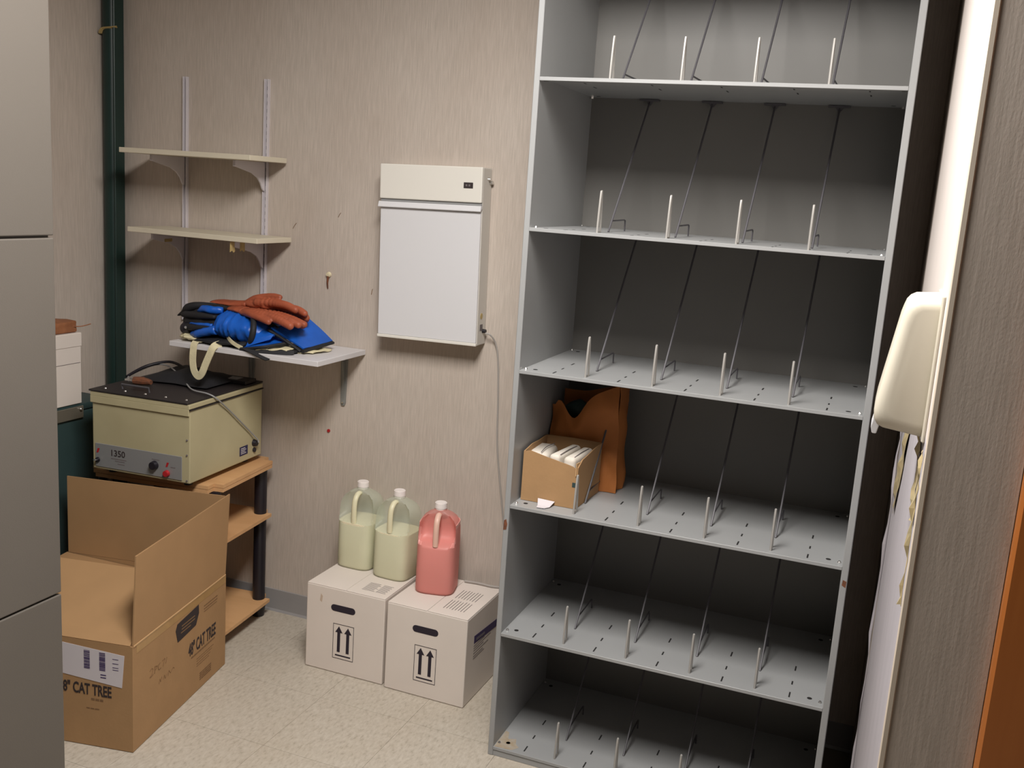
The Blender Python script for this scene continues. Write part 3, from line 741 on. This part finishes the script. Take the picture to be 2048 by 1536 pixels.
# orange kraft paper bag behind the box
t = thing('paper_bag', 'crumpled orange brown kraft paper bag behind the torn box', 'bag', (.13, -.12, z))
bm = bm_new(); g = []
NX, NZ = 22, 20
for i in range(NX):
    u = i/(NX-1); row = []
    tp = .262-.03*math.exp(-((u-.02)/.06)**2) - .058*math.exp(-((u-.36)/.17)**2)+.052*max(0, (u-.5)/.5)**.8
    for j in range(NZ):
        v = j/(NZ-1); x = .022+(.200+.022*(1-v))*u
        y = -.175-.02*math.sin(PI*u)-.018*(1-v)+.024*noise.noise(Vector((u*2.6, v*3, 1)))+.016*abs(noise.noise(Vector((u*4+v*4, v*2, 4))))
        row.append((x, y, z+.001+tp*v))
    g.append(row)
sheet(bm, g, .0015); obj('front_sheet', bm, 'kraft', t, smooth=True)
bm = bm_new(); g = []
for i in range(14):
    u = i/13; row = []
    tp = .27+.04*max(0, (u-.35)/.65)
    for j in range(12):
        v = j/11; row.append((.03+.20*u, -.085+.014*noise.noise(Vector((u*3, v*3, 7))), z+.001+tp*v))
    g.append(row)
sheet(bm, g, .0015); obj('back_sheet', bm, 'kraft', t, smooth=True)
bm = bm_new(); g = []
for i in range(6):
    u = i/5; row = []
    for j in range(14):
        v = j/13; row.append((.230+.018*math.sin(PI*u)*(1-v*.6)-.004*v+.012*noise.noise(Vector((u*2, v*4, 2))), -.172+.085*u, z+.001+(.31-.006*u)*v))
    g.append(row)
sheet(bm, g, .0015); obj('side_gusset', bm, 'kraft', t, smooth=True)
bm = bm_new(); bmesh.ops.create_uvsphere(bm, u_segments=20, v_segments=12, radius=1)
for v in bm.verts: v.co = Vector((.09+v.co.x*.045, -.128+v.co.y*.026, z+.215+v.co.z*.036))
blob_noise(bm, .01, 26, 3)
o = obj('dark_bundle', bm, 'teal', smooth=True); tag(o, 'dark teal bundle stuffed inside the orange paper bag', 'bundle')

# ------------------------------------------------------------------ wall shelves on tracks
for x, lb in ((-1.512, 'left white slotted wall track holding the cream shelves'), (-1.169, 'right white slotted wall track holding the cream shelves')):
    t = thing('shelf_track', lb, 'shelf track', (x, YW, 1.05), 0, 'white wall tracks')
    bm = bm_new(); bot = 1.044+.02
    box(bm, x-.009, x+.009, YW-.003, YW, bot, 1.935); box(bm, x-.009, x-.0055, YW-.013, YW-.003, bot, 1.935, .0008); box(bm, x+.0055, x+.009, YW-.013, YW-.003, bot, 1.935, .0008)
    obj('rail', bm, 'white_metal', t)
    bm = bm_new(); zz_ = bot+.01
    while zz_ < 1.92: box(bm, x-.0015, x+.0015, YW-.0036, YW-.003, zz_, zz_+.012); zz_ += .025
    o = obj('slots', bm, 'dark', t); o['kind'] = 'stuff'
def bracket(x, ztop, dep, name_lb, grp):
    t = thing('shelf_bracket', name_lb, 'bracket', (x, YW-.013, ztop-.07), 0, grp)
    y0 = YW-.0135
    P = [(y0, ztop-.001), (y0-dep, ztop-.001), (y0-dep-.004, ztop-.006), (y0-dep, ztop-.022), (y0-dep+.02, ztop-.026), (y0-dep*.45, ztop-.040), (y0-dep*.25, ztop-.055), (y0-dep*.13, ztop-.075), (y0-.012, ztop-.092), (y0-.006, ztop-.098), (y0, ztop-.098)]
    bm = bm_new(); prism(bm, P, 0, x-.0025, x+.0025); obj('web', bm, 'white_metal', t)
    bm = bm_new(); box(bm, x-.006, x+.006, y0-dep-.008, y0-dep, ztop-.022, ztop-.001, .002); obj('front_clip', bm, 'white_metal', t)
    return t
# upper shelf
def wshelf(label, xa, xb, yf, zt_, th_, m_, skew=0):
    bm = bm_new(); box(bm, xa, xb, yf, YW-.014, zt_-th_, zt_, .0012)
    o = obj('wall_shelf', bm, m_); return tag(o, label, 'shelf')
wshelf('upper cream wall shelf on two white brackets', -1.615, -1.078, -.165, 1.673, .017, 'laminate')
wshelf('middle cream wall shelf with tape on its right bracket', -1.590, -1.052, -.155, 1.404, .017, 'laminate')
for x, s in ((-1.512, 'left'), (-1.169, 'right')):
    bracket(x, 1.6555, .165, s+' white bracket under the upper cream shelf', 'white shelf brackets')
    b2 = bracket(x, 1.3865, .160, s+' white bracket under the middle cream shelf', 'white shelf brackets')
    if s == 'right':
        for yy in (-.13, -.075):
            bm = bm_new(); prism(bm, [(yy-.014, 1.396), (yy+.01, 1.398), (yy+.012, 1.352), (yy+.004, 1.348), (yy-.004, 1.355), (yy-.016, 1.350)], 0, x+.0026, x+.0036); obj('tape_piece', bm, 'tape', b2)
    else:
        bm = bm_new(); prism(bm, [(-.06, 1.365), (-.02, 1.366), (-.02, 1.355), (-.06, 1.354)], 0, x+.0026, x+.0034); obj('tape_piece', bm, 'tape', b2)
# lower white shelf
bm = bm_new(); box(bm, -1.330, -.748, -.250, YW-.002, 1.0245, 1.042, .0012)
tag(obj('wall_shelf', bm, 'laminate_w'), 'lower white wall shelf carrying the blue apron and gloves', 'shelf')
for x, s, zb in ((-1.215, 'left grey wall bracket behind the machine', .84), (-.829, 'right grey wall bracket under the lower white shelf', .832)):
    t = thing('grey_bracket', s, 'bracket', (x, YW, .92), 0, 'grey brackets of the lower white shelf')
    bm = bm_new(); prism(bm, [(x-.014, 1.024), (x+.014, 1.024), (x+.010, zb+.01), (x+.006, zb), (x-.006, zb), (x-.010, zb+.01)], 1, YW-.006, YW-.0005, .001)
    prism(bm, [(YW-.006, 1.022), (YW-.16, 1.022), (YW-.16, 1.019), (YW-.02, 1.0), (YW-.009, .90), (YW-.006, zb+.02)], 0, x-.004, x+.004)
    obj('bracket_arm', bm, 'bracket_grey', t)
    bm = bm_new(); cyl(bm, (x, YW-.006, zb+.012), (x, YW-.010, zb+.012), .004, n=10); obj('screw', bm, 'chrome', t)

# plastic hook with dark pin on the wall
t = thing('wall_hook', 'small cream plastic hook with a dark pin on the wall', 'hook', (-.904, YW, 1.26))
bm = bm_new(); cyl(bm, (-.903, YW, 1.289), (-.903, YW-.012, 1.287), .010, .008, n=16, bev=.002); obj('hook_head', bm, 'cream_plastic', t, smooth=True)
bm = bm_new(); tube(bm, [(-.903, YW-.008, 1.283), (-.904, YW-.010, 1.262), (-.906, YW-.003, 1.240)], .0035, n=8, radii=[.0045, .003, .0018]); obj('pin', bm, 'rust', t, smooth=True)

# ------------------------------------------------------------------ x-ray light box
t = thing('film_light_box', 'white wall light box, switched off, with cord', 'light box', (-.49, YW, 1.11))
RB = Matrix.Translation((-.49, 0, 1.395)) @ Matrix.Rotation(math.radians(-1.2), 4, 'Y')
w2, hb, ht = .180, -.283, .283
yf, yb = -.019, YW-.001
def lb_obj(name, bm, m_, par, **k):
    bmesh.ops.transform(bm, matrix=RB, verts=bm.verts); return obj(name, bm, m_, par, **k)
lb_obj('housing', box(bm_new(), -w2, w2, yf+.008, yb, hb, ht, .003, 2), 'enamel_side', t)
hd = lb_obj('header_panel', box(bm_new(), -w2-.0005, w2+.0005, yf-.003, yf+.0078, ht-.110, ht+.0005, .003, 2), 'enamel', t)
lb_obj('header_gap', box(bm_new(), -w2+.001, w2-.001, yf+.004, yf+.008, ht-.118, ht-.110), 'cord_grey', t)
bm = bm_new(); prism(bm, [(yf+.0078, ht-.119), (yf-.004, ht-.119), (yf-.010, ht-.136), (yf-.008, ht-.138), (yf+.0078, ht-.128)], 0, -w2-.003, w2+.001, .0008); lb_obj('film_clip_rail', bm, 'acrylic', t)
lb_obj('viewing_panel', box(bm_new(), -w2+.002, w2-.002, yf+.001, yf+.0078, hb+.010, ht-.1285, .001), 'acrylic', t)
lb_obj('bottom_lip', box(bm_new(), -w2, w2, yf-.002, yf+.0078, hb, hb+.0095, .0015, 2), 'enamel', t)
sw = lb_obj('switch_plate', box(bm_new(), w2-.062, w2-.030, yf-.0045, yf-.003, ht-.066, ht-.048, .0006), 'ink', t)
bm = bm_new()
for a in (w2-.055, w2-.045): box(bm, a, a+.006, yf-.0052, yf-.0045, ht-.060, ht-.054)
lb_obj('switch_print', bm, 'ink_grey', sw)
bm = bm_new(); cyl(bm, (w2, .03, ht-.035), (w2+.008, .03, ht-.035), .006, .004, n=12); cyl(bm, (w2, .045, ht-.045), (w2+.01, .045, ht-.045), .006, n=12); lb_obj('side_knob', bm, 'chrome', t, smooth=True)
bm = bm_new(); cyl(bm, (w2, .018, hb+.095), (w2+.0007, .018, hb+.095), .010, n=20); lb_obj('round_sticker', bm, 'tape', t)
lb_obj('side_label', box(bm_new(), w2, w2+.0007, .008, .030, hb+.048, hb+.068), 'ink_grey', t)
bm = bm_new(); cyl(bm, (w2, .034, hb+.045), (w2+.012, .034, hb+.045), .007, .006, n=14); lb_obj('socket', bm, 'black_plastic', t, smooth=True)
# its cord, down the wall behind the shelving and across the right carton
t = thing('light_box_cord', 'thin grey cord hanging down the wall from the light box', 'cord', (-.24, .05, .8))
bm = bm_new(); tube(bm, [(-.293, .030, 1.155), (-.276, .034, 1.15), (-.262, .05, 1.12), (-.252, .055, 1.06), (-.243, .0555, .92), (-.236, .0555, .78), (-.212, .0555, .62), (-.190, .054, .50), (-.168, .05, .42), (-.14, .047, .36), (-.14, .045, .325)], .0028, n=8)
tube(bm, [(-.14, .045, .325), (-.165, .02, .3065), (-.20, .005, .3055), (-.25, .005, .306), (-.30, .0, .3055)], .0042, n=8)
obj('cable', bm, 'cord_pale', t, smooth=True)

# ------------------------------------------------------------------ wall dispenser on the partition
t = thing('wall_dispenser', 'white wedge shaped plastic dispenser on the partition wall', 'dispenser', (XP, -1.46, 1.43))
P = [(XP-.001, 1.330), (.934, 1.3365), (.9265, 1.340), (.9215, 1.348), (.9203, 1.360), (.9215, 1.376), (.925, 1.400), (.9385, 1.490), (.941, 1.500), (.9435, 1.508), (.948, 1.514), (.955, 1.518), (XP-.001, 1.521)]
bm = bm_new(); cz = 1.43
def inset(d):
    out = []
    for (x, z_) in P:
        kx = 1-d/.065 if x < XP-.002 else 1
        out.append((XP-.001-(XP-.001-x)*kx, cz+(z_-cz)*(1-d/.095)))
    return out
rings = []
st = [(-1.537+.018*(1-math.cos(a*PI/2)), .018*(1-math.sin(a*PI/2))) for a in (0, .2, .4, .6, .8, 1)]
st = [(y, d) for y, d in st]+[(-1.41-.018*(1-math.cos(a*PI/2)), .018*(1-math.sin(a*PI/2))) for a in (1, .8, .6, .4, .2, 0)]
for y, d in st: rings.append([Vector((x, y, z_)) for x, z_ in inset(d)])
loft(bm, rings)
obj('cover', bm, 'dispenser_plastic', t, smooth=True, angle=60)
bm = bm_new(); box(bm, XP-.006, XP-.0002, -1.545, -1.405, 1.327, 1.524, .002); obj('back_plate', bm, 'dispenser_plastic', t)
bm = bm_new(); prism(bm, [(.9225, 1.350), (.930, 1.334), (.9275, 1.322), (.9215, 1.322), (.9190, 1.332)], 1, -1.50, -1.45, .001); obj('push_lever', bm, 'acrylic', t)

# ------------------------------------------------------------------ bundled apron and gloves on the lower shelf
def fat(bm, pts, ry, rz, n=28, wr=0, wf=8, k=5, seed=0, zmin=1.0425):
    """cloth roll: ellipses in the y-z plane along a mostly x-directed path, with wrinkles"""
    P = smooth_path(pts, k); N = len(P); V = []
    def itp(a, i):
        f = i/(N-1)*(len(a)-1); q = int(min(f, len(a)-2)); return a[q]+(a[q+1]-a[q])*(f-q)
    for i, p in enumerate(P):
        a, b_ = itp(ry, i), itp(rz, i); row = []
        for j in range(n):
            t_ = 2*PI*j/n
            w0 = 1+wr*noise.noise(Vector((i*wf*.1, math.cos(t_)*1.6+seed, math.sin(t_)*1.6)))+wr*.5*noise.noise(Vector((i*.5+seed, t_*2.2, 2)))
            row.append(bm.verts.new((p.x, p.y+a*w0*math.cos(t_), max(zmin, p.z+b_*w0*math.sin(t_)))))
        V.append(row)
    for a, b_ in zip(V, V[1:]):
        for j in range(n): bm.faces.new((a[j], a[(j+1) % n], b_[(j+1) % n], b_[j]))
    bm.faces.new(V[0][::-1]); bm.faces.new(V[-1]); return bm
def quad_sheet(bm, c00, c10, c11, c01, nu=14, nv=10, amp=.004, sc=14, th=.004, seed=0, bulge=0, zmin=1.0425):
    g = []
    c = [Vector(q) for q in (c00, c10, c11, c01)]
    for i in range(nu):
        u = i/(nu-1); row = []
        for j in range(nv):
            v = j/(nv-1)
            p = c[0]*(1-u)*(1-v)+c[1]*u*(1-v)+c[2]*u*v+c[3]*(1-u)*v
            p = p+noise.noise_vector(p*sc+Vector((seed, 0, 0)))*amp
            p.z += bulge*math.sin(PI*u)*math.sin(PI*v); p.z = max(p.z, zmin)
            row.append(p)
        g.append(row)
    sheet(bm, g, th); return bm
ap = thing('folded_apron', 'blue protective apron with black edging, rolled up on the white shelf', 'apron', (-1.12, -.12, 1.042))
bm = bm_new(); fat(bm, [(-1.35, -.12, 1.105), (-1.31, -.12, 1.10), (-1.235, -.125, 1.10), (-1.153, -.12, 1.098), (-1.06, -.115, 1.09), (-.99, -.11, 1.08)], [.03, .075, .088, .09, .085, .06], [.015, .052, .058, .058, .048, .028], wr=.10, seed=4)
obj('rolled_core', bm, 'binding', ap, smooth=True, angle=180)
# blue lobe with upright wrinkles in the middle
bm = bm_new(); fat(bm, [(-1.185, -.125, 1.105), (-1.16, -.13, 1.108), (-1.13, -.13, 1.108), (-1.10, -.13, 1.106), (-1.06, -.125, 1.10), (-1.02, -.12, 1.098), (-.985, -.11, 1.098)], [.075, .100, .107, .109, .106, .10, .075], [.035, .050, .054, .054, .056, .048, .026], wr=.12, wf=14, seed=1)
obj('blue_fabric', bm, 'blue', ap, smooth=True, angle=180)
# blue ridges showing between the black folds at the left
for i, (pts, rr) in enumerate((
        ([(-1.262, -.185, 1.146), (-1.235, -.19, 1.154), (-1.20, -.195, 1.155), (-1.165, -.18, 1.156)], [.006, .013, .015, .01]),
        ([(-1.275, -.205, 1.066), (-1.24, -.222, 1.072), (-1.205, -.225, 1.083), (-1.16, -.222, 1.094)], [.006, .012, .015, .016]),
        ([(-1.30, -.19, 1.10), (-1.24, -.212, 1.104), (-1.18, -.218, 1.108)], [.003, .006, .006]))):
    bm = bm_new(); tube(bm, pts, .01, n=10, radii=rr, k=6); blob_noise(bm, .003, 60, i); obj('blue_fold', bm, 'blue', ap, smooth=True, angle=180)
for i, (pts, rr) in enumerate((
        ([(-1.385, -.14, 1.112), (-1.350, -.15, 1.128), (-1.325, -.16, 1.145), (-1.29, -.16, 1.157), (-1.235, -.15, 1.162), (-1.15, -.155, 1.158), (-1.085, -.16, 1.151), (-1.02, -.165, 1.136), (-.955, -.165, 1.116)], [.002, .010, .016, .014, .010, .009, .010, .010, .006]),
        ([(-1.35, -.16, 1.118), (-1.31, -.19, 1.128), (-1.24, -.205, 1.133), (-1.17, -.215, 1.136)], [.004, .012, .012, .006]),
        ([(-1.33, -.17, 1.10), (-1.29, -.205, 1.09), (-1.23, -.218, 1.094), (-1.175, -.225, 1.10)], [.006, .012, .009, .005]),
        ([(-1.07, -.16, 1.160), (-1.03, -.20, 1.148), (-1.008, -.228, 1.119), (-1.012, -.232, 1.085), (-1.035, -.222, 1.052)], [.006, .009, .010, .010, .007]))):
    bm = bm_new(); tube(bm, pts, .01, n=10, radii=rr, k=6); obj('black_edging', bm, 'binding', ap, smooth=True, angle=180)
bm = bm_new(); bmesh.ops.create_uvsphere(bm, u_segments=16, v_segments=10, radius=.021)
bmesh.ops.transform(bm, matrix=Matrix.Translation((-1.30, -.20, 1.083)), verts=bm.verts); obj('rolled_end', bm, 'black_plastic', ap, smooth=True)
bm = bm_new(); cyl(bm, (-1.288, -.217, 1.088), (-1.284, -.224, 1.090), .006, .004, n=10); obj('snap_button', bm, 'chrome', ap, smooth=True)
# smooth blue triangle and the flap running to the right
bm = bm_new(); quad_sheet(bm, (-1.075, -.165, 1.150), (-.955, -.15, 1.118), (-.950, -.195, 1.098), (-1.02, -.232, 1.078), seed=2, amp=.003, bulge=.004); obj('blue_fabric', bm, 'blue', ap, smooth=True, angle=60)
bm = bm_new(); quad_sheet(bm, (-1.02, -.232, 1.080), (-.950, -.195, 1.099), (-.958, -.205, 1.082), (-1.03, -.236, 1.056), seed=3, amp=.002); obj('blue_fabric', bm, 'blue', ap, smooth=True, angle=60)
bm = bm_new(); quad_sheet(bm, (-.972, -.185, 1.118), (-.925, -.03, 1.135), (-.838, -.02, 1.068), (-.858, -.165, 1.056), seed=6, amp=.005, sc=9, th=-.005, bulge=.003); obj('blue_flap', bm, 'blue', ap, smooth=True, angle=60)
bm = bm_new(); tube(bm, [(-.856, -.172, 1.052), (-.842, -.11, 1.060), (-.836, -.02, 1.066)], .011, n=10, flat=.006); obj('black_edging', bm, 'binding', ap, smooth=True)
bm = bm_new(); tube(bm, [(-.978, -.188, 1.112), (-.925, -.182, 1.088), (-.862, -.172, 1.052)], .006, n=8, flat=.005); obj('black_edging', bm, 'binding', ap, smooth=True)
# lower flap with pale lining on a black pad hanging over the shelf edge
bm = bm_new(); quad_sheet(bm, (-1.04, -.240, 1.048), (-.985, -.16, 1.082), (-.912, -.155, 1.072), (-.965, -.232, 1.064), seed=8, amp=.003, th=-.004); obj('blue_flap', bm, 'blue', ap, smooth=True, angle=60)
bm = bm_new(); tube(bm, [(-1.045, -.245, 1.047), (-.998, -.243, 1.055), (-.955, -.234, 1.064), (-.912, -.165, 1.074)], .007, n=8, flat=.005); obj('black_edging', bm, 'binding', ap, smooth=True)
bm = bm_new(); quad_sheet(bm, (-1.03, -.243, 1.0432), (-.96, -.06, 1.046), (-.868, -.06, 1.048), (-.872, -.205, 1.046), seed=9, amp=.001, th=-.008, zmin=1.0435); obj('black_pad', bm, 'binding', ap, smooth=True)
bm = bm_new(); quad_sheet(bm, (-1.03, -.2535, 1.048), (-.868, -.2, 1.056), (-.866, -.205, 1.045), (-.94, -.258, 1.022), seed=4, amp=.0015, th=-.004, zmin=.9); obj('black_pad_edge', bm, 'binding', ap, smooth=True)
bm = bm_new(); quad_sheet(bm, (-.985, -.243, 1.051), (-.955, -.15, 1.064), (-.885, -.15, 1.060), (-.890, -.212, 1.054), nu=20, nv=14, seed=5, amp=.006, sc=40, th=-.003); obj('cream_lining', bm, 'cream_cloth', ap, smooth=True, angle=180)
bm = bm_new(); quad_sheet(bm, (-.875, -.17, 1.046), (-.865, -.06, 1.048), (-.808, -.06, 1.047), (-.828, -.15, 1.046), nu=16, nv=12, seed=15, amp=.006, sc=36, th=-.004); obj('cream_lining', bm, 'cream_cloth', ap, smooth=True, angle=180)
bm = bm_new(); fat(bm, [(-1.345, -.13, 1.052), (-1.31, -.16, 1.056), (-1.27, -.17, 1.056), (-1.22, -.17, 1.054)], [.03, .06, .065, .05], [.006, .012, .012, .008], wr=.3, seed=7); obj('cream_lining', bm, 'cream_cloth', ap, smooth=True, angle=180)
bm = bm_new(); fat(bm, [(-1.24, -.16, 1.052), (-1.15, -.165, 1.056), (-1.05, -.16, 1.056)], [.07, .08, .075], [.010, .014, .012], wr=.15, seed=9); obj('dark_lining', bm, 'binding', ap, smooth=True, angle=180)
def ribbon(pts, wd, th, name, m_, par):
    bm = bm_new(); P = smooth_path(pts, 5); g = []
    for i, p in enumerate(P):
        t_ = (P[min(i+1, len(P)-1)]-P[max(i-1, 0)]).normalized()
        s_ = t_.cross(Vector((0, -1, 0)))
        if s_.length < .2: s_ = Vector((1, 0, 0))
        s_.normalize()
        g.append([p-s_*wd*.5, p, p+s_*wd*.5])
    sheet(bm, g, th); return obj(name, bm, m_, par, smooth=True, angle=60)
ribbon([(-1.222, -.22, 1.052), (-1.222, -.252, 1.046), (-1.220, -.262, 1.02), (-1.219, -.265, .985), (-1.212, -.266, .955), (-1.196, -.266, .940), (-1.180, -.267, .952), (-1.166, -.266, .985), (-1.152, -.262, 1.02), (-1.143, -.254, 1.044), (-1.135, -.23, 1.050)], .025, .003, 'cream_strap', 'cream_cloth', ap)
ribbon([(-1.125, -.212, 1.078), (-1.095, -.235, 1.068), (-1.067, -.243, 1.058), (-1.04, -.244, 1.050)], .012, .003, 'cream_strap', 'cream_cloth', ap)
# gloves: fingers and palm merged into one skin
def capsule(bm, pts, radii):
    P = smooth_path(pts, 5); N = len(P)
    for i, p in enumerate(P):
        f = i/(N-1)*(len(radii)-1); a = int(min(f, len(radii)-2)); r = radii[a]+(radii[a+1]-radii[a])*(f-a)
        s_ = bmesh.new(); bmesh.ops.create_icosphere(s_, subdivisions=2, radius=r); merge(bm, s_, Matrix.Translation(p))
def glove(label, chains, palm, cuff):
    bm = bm_new()
    for pts, rr in chains: capsule(bm, pts, [q*1.17 for q in rr])
    for (c, s_) in palm:
        q = bmesh.new(); bmesh.ops.create_icosphere(q, subdivisions=3, radius=1); merge(bm, q, Matrix.Translation(c) @ Matrix.Diagonal((*s_, 1)))
    o = obj('leather_glove', bm, 'glove', smooth=True, angle=180)
    md = o.modifiers.new('remesh', 'REMESH'); md.mode = 'VOXEL'; md.voxel_size = .0028; md.use_smooth_shade = True
    ms = o.modifiers.new('smooth', 'SMOOTH'); ms.factor = .5; ms.iterations = 3
    tag(o, label, 'glove', 'orange leather gloves on the apron')
    bm = bm_new(); fat(bm, cuff[0], cuff[1], cuff[2], wr=.08, zmin=1.0)
    obj('cuff', bm, 'glove', o, smooth=True, angle=180)
    return o
glove('upper orange leather glove, thumb raised, fingers to the right',
      [([(-1.12, -.115, 1.176), (-1.081, -.12, 1.198), (-1.041, -.12, 1.210), (-1.002, -.125, 1.216), (-.975, -.13, 1.216)], [.012, .012, .0105, .0095, .008]),
       ([(-1.06, -.135, 1.190), (-.984, -.14, 1.196), (-.935, -.145, 1.193), (-.90, -.150, 1.183)], [.013, .0125, .0120, .0105]),
       ([(-1.05, -.115, 1.184), (-.974, -.112, 1.183), (-.915, -.115, 1.179), (-.884, -.12, 1.170)], [.013, .0125, .012, .010]),
       ([(-1.05, -.09, 1.176), (-.967, -.088, 1.172), (-.915, -.09, 1.164), (-.889, -.10, 1.152)], [.013, .0125, .012, .010]),
       ([(-1.05, -.07, 1.168), (-.98, -.065, 1.162), (-.93, -.068, 1.153), (-.905, -.075, 1.143)], [.012, .011, .0105, .009])],
      [((-1.075, -.105, 1.180), (.052, .040, .016)), ((-1.03, -.105, 1.180), (.03, .042, .014))],
      ([(-1.255, -.09, 1.172), (-1.20, -.09, 1.170), (-1.15, -.098, 1.172), (-1.11, -.102, 1.178)], [.045, .042, .034, .032], [.005, .010, .013, .014]))
glove('lower orange leather glove lying in front of the other glove',
      [([(-1.05, -.185, 1.160), (-.985, -.198, 1.160), (-.925, -.205, 1.152), (-.880, -.210, 1.138)], [.013, .0135, .0130, .0115]),
       ([(-1.04, -.160, 1.160), (-.97, -.172, 1.160), (-.91, -.178, 1.152), (-.868, -.18, 1.140)], [.013, .0125, .012, .0105]),
       ([(-1.05, -.14, 1.158), (-.97, -.146, 1.158), (-.91, -.15, 1.150), (-.866, -.15, 1.138)], [.013, .0125, .012, .0105]),
       ([(-1.05, -.118, 1.150), (-.98, -.12, 1.146), (-.93, -.12, 1.138), (-.89, -.12, 1.128)], [.012, .011, .011, .0095]),
       ([(-1.07, -.185, 1.160), (-1.03, -.205, 1.158), (-.99, -.215, 1.152), (-.955, -.222, 1.144)], [.012, .011, .0105, .009])],
      [((-1.065, -.158, 1.158), (.048, .042, .015))],
      ([(-1.16, -.140, 1.160), (-1.12, -.15, 1.162), (-1.09, -.155, 1.160)], [.028, .034, .036], [.008, .011, .013]))
